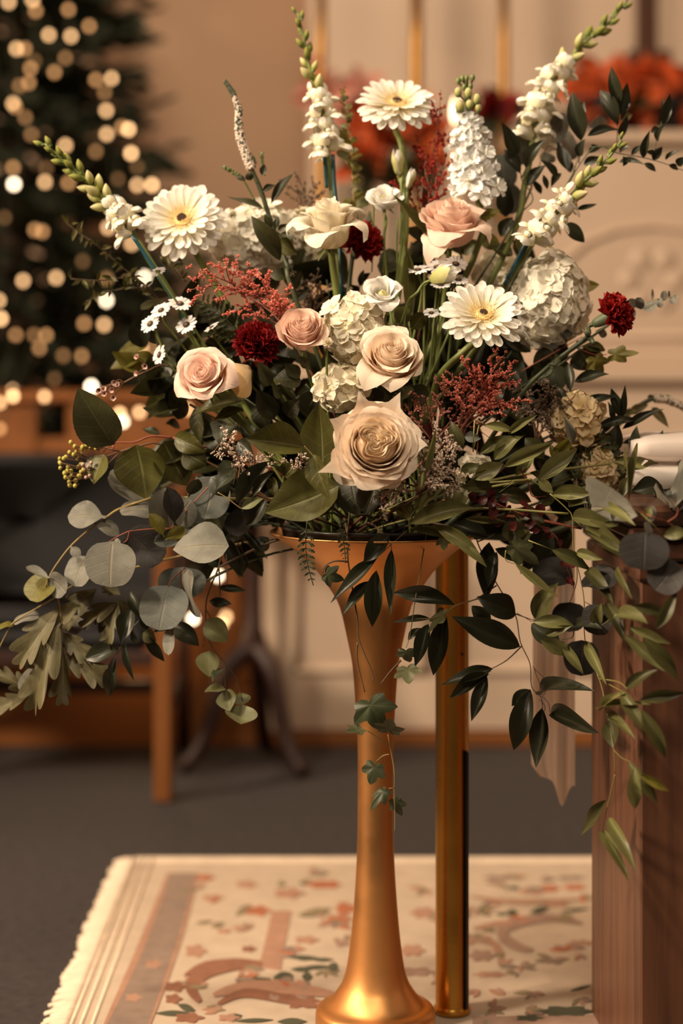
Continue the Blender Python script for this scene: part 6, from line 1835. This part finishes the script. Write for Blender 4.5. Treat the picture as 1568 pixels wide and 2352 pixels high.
# ---- dark red foliage
r_ = sprig('red_leaf_sprig', 'sprig of small round dark red leaves at the lower right', 'sprig', B2, (440, 380), -.11, M_stemred)
stems(r_, B2, [[(380, 370), (450, 410), (540, 450), (640, 490), (720, 550), (800, 600), (835, 680), (900, 870), (912, 920)], [(590, 200), (640, 290), (665, 365), (750, 365)]], 11, M_stemred, -.11)
q = random.Random(8)
for (x, y) in ((330, 400), (350, 360), (390, 380), (395, 440), (430, 370), (440, 430), (480, 455), (470, 500), (520, 390), (505, 440), (560, 480), (550, 520), (590, 410), (600, 470), (625, 520), (650, 540), (660, 490), (690, 470), (700, 560), (740, 545), (735, 580), (770, 582), (790, 610), (820, 660), (850, 760), (880, 770), (890, 850), (910, 870)):
    s_ = 78 if y < 530 else 48
    leaves(r_, 'euc', B2, [(x, y, x + q.uniform(-.7, .7) * s_, y - q.uniform(-.9, .9) * s_, s_ * q.uniform(.7, 1))], M_red, -.11, int(x))
r_ = sprig('red_leaf_sprig', 'dark red stems and leaves glowing between the dusty statice and garden rose', 'sprig', Z5, (760, 1240), -.04, M_stemred)
stems(r_, Z5, [[(620, 1320), (760, 1250), (880, 1260), (975, 1320)], [(700, 1330), (730, 1250)], [(900, 1420), (910, 1300), (905, 1210)]], 8, M_stemred, -.05)
leaves(r_, 'salal', Z5, [(640, 1300, 560, 1240, 80, .3), (760, 1250, 800, 1190, 60, .3), (740, 1260, 680, 1320, 70, .3), (820, 1250, 860, 1210, 50, .3), (620, 1330, 530, 1360, 70, .3), (800, 1260, 840, 1310, 60, .2)], M_red, -.05, 41)

# ---- upper right foliage
r_ = sprig('ruscus_stem', 'dark ruscus rising behind the arching snapdragon at the upper right', 'stem', Z3, (560, 1330), .05, M_stemd)
stems(r_, Z3, [[(480, 1560), (560, 1330), (650, 1220), (580, 1100), (570, 1050), (480, 920)], [(930, 1000), (945, 860)], [(1000, 900), (1150, 890), (1165, 770)], [(890, 1080), (930, 950)], [(580, 1090), (610, 1020)]], 9, M_stemd, .05)
leaves(r_, 'lance', Z3, [(945, 862, 892, 558, 105, .1), (1168, 772, 1062, 548, 80, .1), (1170, 662, 1128, 405, 66, .1), (1195, 722, 1228, 505, 72, .1), (1188, 842, 1228, 705, 50, .2), (982, 832, 1195, 803, 74, .1), (552, 955, 455, 748, 98, .1), (603, 1028, 722, 855, 82, .1), (613, 1142, 738, 1008, 76, .1), (800, 1082, 695, 978, 70, .2), (572, 1065, 470, 915, 70, .2), (738, 1160, 712, 1068, 34, .2), (862, 1042, 800, 868, 88, .2), (930, 960, 970, 850, 60, .2), (920, 760, 960, 620, 60, .3, .02), (480, 1330, 505, 1095, 100, .2, .03), (960, 1010, 1060, 960, 50, .3, .02), (880, 1060, 850, 950, 60, .2, .04), (820, 1060, 760, 1150, 50, .3, .02), (700, 1190, 640, 1090, 50, .3, .02), (450, 1450, 530, 1330, 80, .3, .02), (540, 1440, 490, 1330, 70, .3, .02), (1060, 900, 985, 940, 50, .3, .02)], M_ruscus, .05, 42)
leaves(r_, 'salal', Z3, [(848, 1365, 965, 1485, 80, .3, -.02), (918, 1282, 1042, 1250, 30, .4, -.02), (330, 1335, 448, 1288, 66, .3, -.03, M_yellowg), (560, 1540, 620, 1420, 90, .3, -.02, M_salal), (530, 1560, 390, 1510, 90, .3, 0, M_salal), (1180, 740, 1255, 700, 50, .3, .02, M_tea), (200, 1540, 330, 1480, 90, .3, .02, M_salal), (330, 1450, 450, 1520, 90, .3, .02, M_salal)], M_ruscus, .05, 43)
r_ = sprig('eucalyptus_branch', 'grey eucalyptus leaves between the stock and the arching snapdragon', 'branch', Z3, (640, 1150), .09, M_stemd)
leaves(r_, 'euc', Z3, [(612, 935, 568, 725, 92, .2), (760, 885, 840, 690, 125, .2), (800, 780, 760, 900, 100, .3, .02), (480, 1160, 445, 945, 170, .2, .04, M_eucd), (560, 1300, 470, 1130, 140, .2, .04, M_eucd), (900, 980, 830, 800, 110, .3, .04), (790, 980, 690, 960, 80, .4, .02), (590, 1010, 560, 880, 60, .4, .02), (1050, 790, 1100, 740, 90, .3, .04), (1000, 790, 1060, 710, 40, .6, .04)], M_euc, .09, 44)
stems(r_, Z3, [[(640, 1150), (600, 1000), (610, 930)], [(640, 1150), (740, 890), (830, 850)]], 9, M_stemolive, .09)
r_ = sprig('ruscus_stem', 'thin dark trailing vine reaching the right edge below the orange flowers', 'stem', Z3, (900, 1060), .03, M_stemd)
stems(r_, Z3, [[(900, 1060), (1030, 900), (1170, 940), (1320, 965), (1450, 1000), (1580, 1048)], [(1385, 980), (1400, 880), (1420, 800)], [(1420, 800), (1440, 740)]], 8, M_stemd, .03)
leaves(r_, 'lance', Z3, [(1325, 968, 1366, 798, 50, .1), (1408, 862, 1462, 768, 52, .2), (1455, 762, 1487, 572, 60, .1), (1385, 982, 1442, 898, 50, .2), (1460, 978, 1548, 925, 30, .3), (1370, 812, 1425, 795, 40, .3), (1178, 992, 1335, 1010, 50, .2), (1330, 1000, 1402, 1052, 36, .3), (1540, 1020, 1575, 960, 50, .2), (1432, 742, 1440, 595, 24, .4), (1250, 950, 1330, 890, 34, .3), (1180, 935, 1250, 900, 34, .3), (1480, 1010, 1540, 1045, 36, .3), (1230, 970, 1200, 1020, 40, .2), (1400, 960, 1340, 930, 30, .2)], M_ruscus, .03, 45)

# ---- small leaved eucalyptus tips
r_ = sprig('eucalyptus_sprig', 'small round leaved eucalyptus tip right of the carnation', 'sprig', Z6, (1180, 505), .0, M_stemd)
stems(r_, Z6, [[(960, 640), (1100, 560), (1190, 500), (1240, 468), (1330, 430), (1420, 408), (1505, 402)]], 7, M_stemolive, .0)
for (x, y, L, w, a) in ((1225, 480, 75, 62, 115), (1250, 478, 80, 76, 70), (1345, 425, 80, 92, -95), (1300, 445, 60, 50, 200), (1215, 470, 85, 52, -95), (1356, 420, 75, 20, 90), (1405, 405, 70, 42, -85), (1430, 425, 70, 46, 80), (1470, 400, 45, 16, 90), (1490, 395, 60, 46, -80), (1500, 405, 40, 26, 20), (1180, 505, 70, 56, -100), (1020, 600, 60, 50, 120), (990, 620, 70, 50, -60), (800, 640, 70, 50, 200), (760, 720, 80, 45, 130), (700, 740, 70, 40, 180), (840, 700, 70, 34, -90)):
    e = (x + L * math.cos(math.radians(a)), y - L * math.sin(math.radians(a)))
    leaves(r_, 'euc', Z6, [(x, y, e[0], e[1], w)], M_euc if x > 900 else M_eucd, .0, int(x + y))
r_ = sprig('eucalyptus_sprig', 'upright yellow green small leaved sprig right of the central snapdragon', 'sprig', Z2, (900, 1220), .10, M_stemolive)
stems(r_, Z2, [[(900, 1350), (900, 1220), (890, 1000), (875, 800), (850, 620), (830, 540)]], 9, M_stemolive, .10)
q = random.Random(12)
for i in range(46):
    s_ = i / 46
    x, y = 835 + 70 * s_ + q.uniform(-8, 8), 560 + 760 * s_
    a = q.choice((-1, 1)) * q.uniform(.3, 1.3)
    L = q.uniform(50, 95) * (.5 + .5 * min(1, s_ * 3))
    leaves(r_, 'euc', Z2, [(x, y, x + L * math.sin(a), y - L * math.cos(a) * .6, L * .55)], M_yellowg if q.random() < .65 else M_ivyl, .10 + q.uniform(-.02, .02), i)
r_ = sprig('tea_tree_sprig', 'thin blurred twigs with tiny leaves at the far left below the snapdragon tip', 'sprig', Z1, (960, 1300), .06, M_stembrown)
lines = [[(960, 1400), (830, 1260), (730, 1190), (640, 1110), (540, 1030), (440, 960), (380, 910)], [(900, 1310), (760, 1225), (700, 1235), (560, 1250), (410, 1240)], [(860, 1290), (700, 1300), (600, 1330), (500, 1372)], [(1060, 1150), (1000, 1080), (950, 1040)], [(1080, 1260), (1010, 1180), (960, 1160)]]
stems(r_, Z1, lines, 9, M_stembrown, .06)
for l in lines:
    for i in range(len(l) - 1):
        for k in range(5):
            s_ = (k + q.random()) / 5
            x, y = l[i][0] + (l[i + 1][0] - l[i][0]) * s_, l[i][1] + (l[i + 1][1] - l[i][1]) * s_
            a = q.uniform(0, 6.28)
            L = q.uniform(35, 75)
            leaves(r_, 'lance', Z1, [(x, y, x + L * math.cos(a), y + L * math.sin(a), L * .34)], M_tea if q.random() < .7 else M_salal, .06 + q.uniform(-.015, .015), int(x))

# ---- leaves on the veronica stem
leaves(ver1, 'lance', Z2, [(385, 1265, 525, 1080, 60, .2), (335, 1295, 108, 1220, 55, .2), (440, 1620, 262, 1340, 100, .2, -.01), (470, 1480, 400, 1470, 70, .4, -.01, M_salal), (410, 1500, 545, 1580, 100, .3, -.01, M_salal), (330, 1190, 415, 1150, 42, .3), (415, 1420, 430, 1345, 36, .3), (430, 1435, 490, 1390, 36, .3), (330, 1090, 345, 1020, 42, .3), (260, 1120, 240, 1070, 50, .3), (225, 1120, 165, 1100, 40, .3), (470, 1560, 480, 1430, 100, .3, 0), (385, 1420, 345, 1330, 40, .3), (480, 1600, 495, 1700, 70, .2)], M_salald, .015, 46)
leaves(ver1, 'lance', Z4, [(985, 300, 1025, 185, 60, .2), (1000, 360, 920, 290, 60, .3), (990, 370, 1060, 300, 60, .3), (940, 230, 830, 215, 80, .3)], M_salald, .01, 47)
leaves(ver2, 'lance', Z6, [(1190, 1215, 1330, 1150, 60, .3), (1350, 1170, 1470, 1310, 60, .3), (1160, 1220, 1250, 1190, 50, .3), (1320, 1100, 1370, 1090, 30, .3)], M_tea, .10, 48)
# ---- lisianthus and tulip like upright leaves
r_ = sprig('strap_leaf_sprig', 'upright olive strap leaf standing between the two open lisianthus', 'stem', Z5, (500, 660), -.03, M_stem)
leaves(r_, 'spoon', Z5, [(505, 660, 482, 200, 80, .2, .01, M_salal), (500, 680, 585, 572, 90, .3, 0, M_salal), (440, 650, 470, 530, 100, .3, 0, M_salal), (200, 690, 330, 650, 70, .3, -.01, M_yellowg)], M_salal, -.03, 49)
stems(r_, Z5, [[(440, 640), (480, 540), (540, 450), (605, 395)]], 9, M_stem, -.055)
r_ = sprig('curved_leaf_sprig', 'curved olive leaf crossing left of the upper peach rose', 'stem', Z2, (1340, 1450), .02, M_stem)
leaves(r_, 'lance', Z2, [(1345, 1450, 1138, 1205, 80, .2)], M_salal, .0, 50)
for (x, y0) in ((1090, 1300), (1170, 1360), (1195, 1100), (1020, 1270)):
    stems(r_, Z2, [[(x, y0), (x - 2, y0 + 200), (x - 10, y0 + 420)]], 16, M_stem, .03)
r_ = sprig('sparse_leaf_sprig', 'sparse thin stems with small leaves behind the white rose stem', 'stem', Z4, (1370, 420), .05, M_stemd)
stems(r_, Z4, [[(1390, 420), (1370, 330), (1380, 250)], [(1280, 400), (1290, 330), (1390, 260)], [(1200, 460), (1190, 330)], [(1210, 450), (1175, 240)]], 9, M_stemd, .05)
leaves(r_, 'lance', Z4, [(1370, 330, 1310, 270, 40, .3), (1390, 250, 1440, 200, 36, .3), (1290, 330, 1250, 300, 40, .3), (1300, 420, 1260, 360, 40, .3), (1380, 280, 1400, 180, 40, .2), (1210, 440, 1180, 330, 36, .3), (1200, 460, 1240, 380, 30, .3)], M_salald, .05, 51)

# ---- dense dark leaves filling the inside of the bouquet
q = random.Random(77)
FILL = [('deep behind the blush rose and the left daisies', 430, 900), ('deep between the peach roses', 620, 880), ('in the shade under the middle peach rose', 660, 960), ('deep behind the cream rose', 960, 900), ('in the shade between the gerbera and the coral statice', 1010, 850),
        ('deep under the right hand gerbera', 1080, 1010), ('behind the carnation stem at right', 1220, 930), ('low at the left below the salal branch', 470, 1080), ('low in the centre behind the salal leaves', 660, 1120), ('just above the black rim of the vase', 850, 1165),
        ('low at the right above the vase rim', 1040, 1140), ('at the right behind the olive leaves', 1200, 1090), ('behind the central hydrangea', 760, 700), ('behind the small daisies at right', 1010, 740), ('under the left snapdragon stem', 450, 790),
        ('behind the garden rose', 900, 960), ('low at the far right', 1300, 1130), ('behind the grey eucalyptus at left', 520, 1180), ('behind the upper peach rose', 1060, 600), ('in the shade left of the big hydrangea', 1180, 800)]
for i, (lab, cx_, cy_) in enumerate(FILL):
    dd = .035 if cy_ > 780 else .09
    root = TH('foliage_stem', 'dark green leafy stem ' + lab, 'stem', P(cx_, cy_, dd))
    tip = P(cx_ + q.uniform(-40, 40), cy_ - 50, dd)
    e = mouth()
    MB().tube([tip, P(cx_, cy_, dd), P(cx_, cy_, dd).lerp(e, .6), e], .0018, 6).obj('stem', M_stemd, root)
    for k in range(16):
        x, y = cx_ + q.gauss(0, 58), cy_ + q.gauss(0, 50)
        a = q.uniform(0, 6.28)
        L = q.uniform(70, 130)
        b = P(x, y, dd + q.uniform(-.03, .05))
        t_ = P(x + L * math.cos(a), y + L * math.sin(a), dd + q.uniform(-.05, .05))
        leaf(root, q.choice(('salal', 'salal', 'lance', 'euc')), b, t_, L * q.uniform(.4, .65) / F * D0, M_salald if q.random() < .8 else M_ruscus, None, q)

# ---- poinsettias on the altar
def poinsettia(label, x, y, Y, w, h, n, mat, seed, gcount=14):
    c = Vector(((x - 784) / F * Y, Y, CH - (y - HY) / F * Y))
    root = TH('poinsettia', label, 'poinsettia', c, None, 'poinsettias on the altar')
    q = random.Random(seed)
    k = Y / F
    zb = zG if x > 1200 else zL
    MB().lathe([(0, zb - c.z), (.05, zb - c.z), (.066, zb - c.z + .075), (.07, zb - c.z + .085), (.06, zb - c.z + .08), (0, zb - c.z + .07)], 20).obj('pot', M_navy, root, world=False)
    MB().tube([c + Vector((0, 0, zb - c.z + .06)), c], .006, 6, 1).obj('main_stem', M_stemd, root)
    for i in range(n + gcount):
        g = i >= n
        p = c + Vector((q.uniform(-.5, .5) * w * k, q.uniform(-.06, .06), (q.uniform(-.5, .5) if not g else q.uniform(-.62, -.15)) * h * k))
        for j in range(4 if not g else 1):
            d = Vector((q.gauss(0, 1), q.gauss(-.3, .6), q.gauss(.1, .6))).normalized()
            L = q.uniform(.05, .085)
            leaf(root, 'salal', p, p + d * L, L * .5, mat if not g else M_salald, q.uniform(-.5, .5), q, name='bract' if not g else 'leaf')
    return root


poinsettia('large orange red poinsettia on the altar right of the arching snapdragon', 1380, 222, 4.1, 110, 110, 16, M_bract, 1)
poinsettia('orange red poinsettia at the right edge below the wooden cross', 1510, 225, 4.12, 130, 110, 18, M_bract, 2)
poinsettia('orange red poinsettia on the altar behind the stem of the topmost gerbera', 905, 340, 4.08, 190, 150, 22, M_bract, 3, 34)
poinsettia('pink poinsettia on the altar behind the central snapdragon', 790, 225, 4.2, 130, 50, 8, M_pinkbract, 4, 4)
poinsettia('dark poinsettia on the altar behind the tall white stock', 1130, 262, 4.15, 90, 70, 6, M_carn, 5, 10)
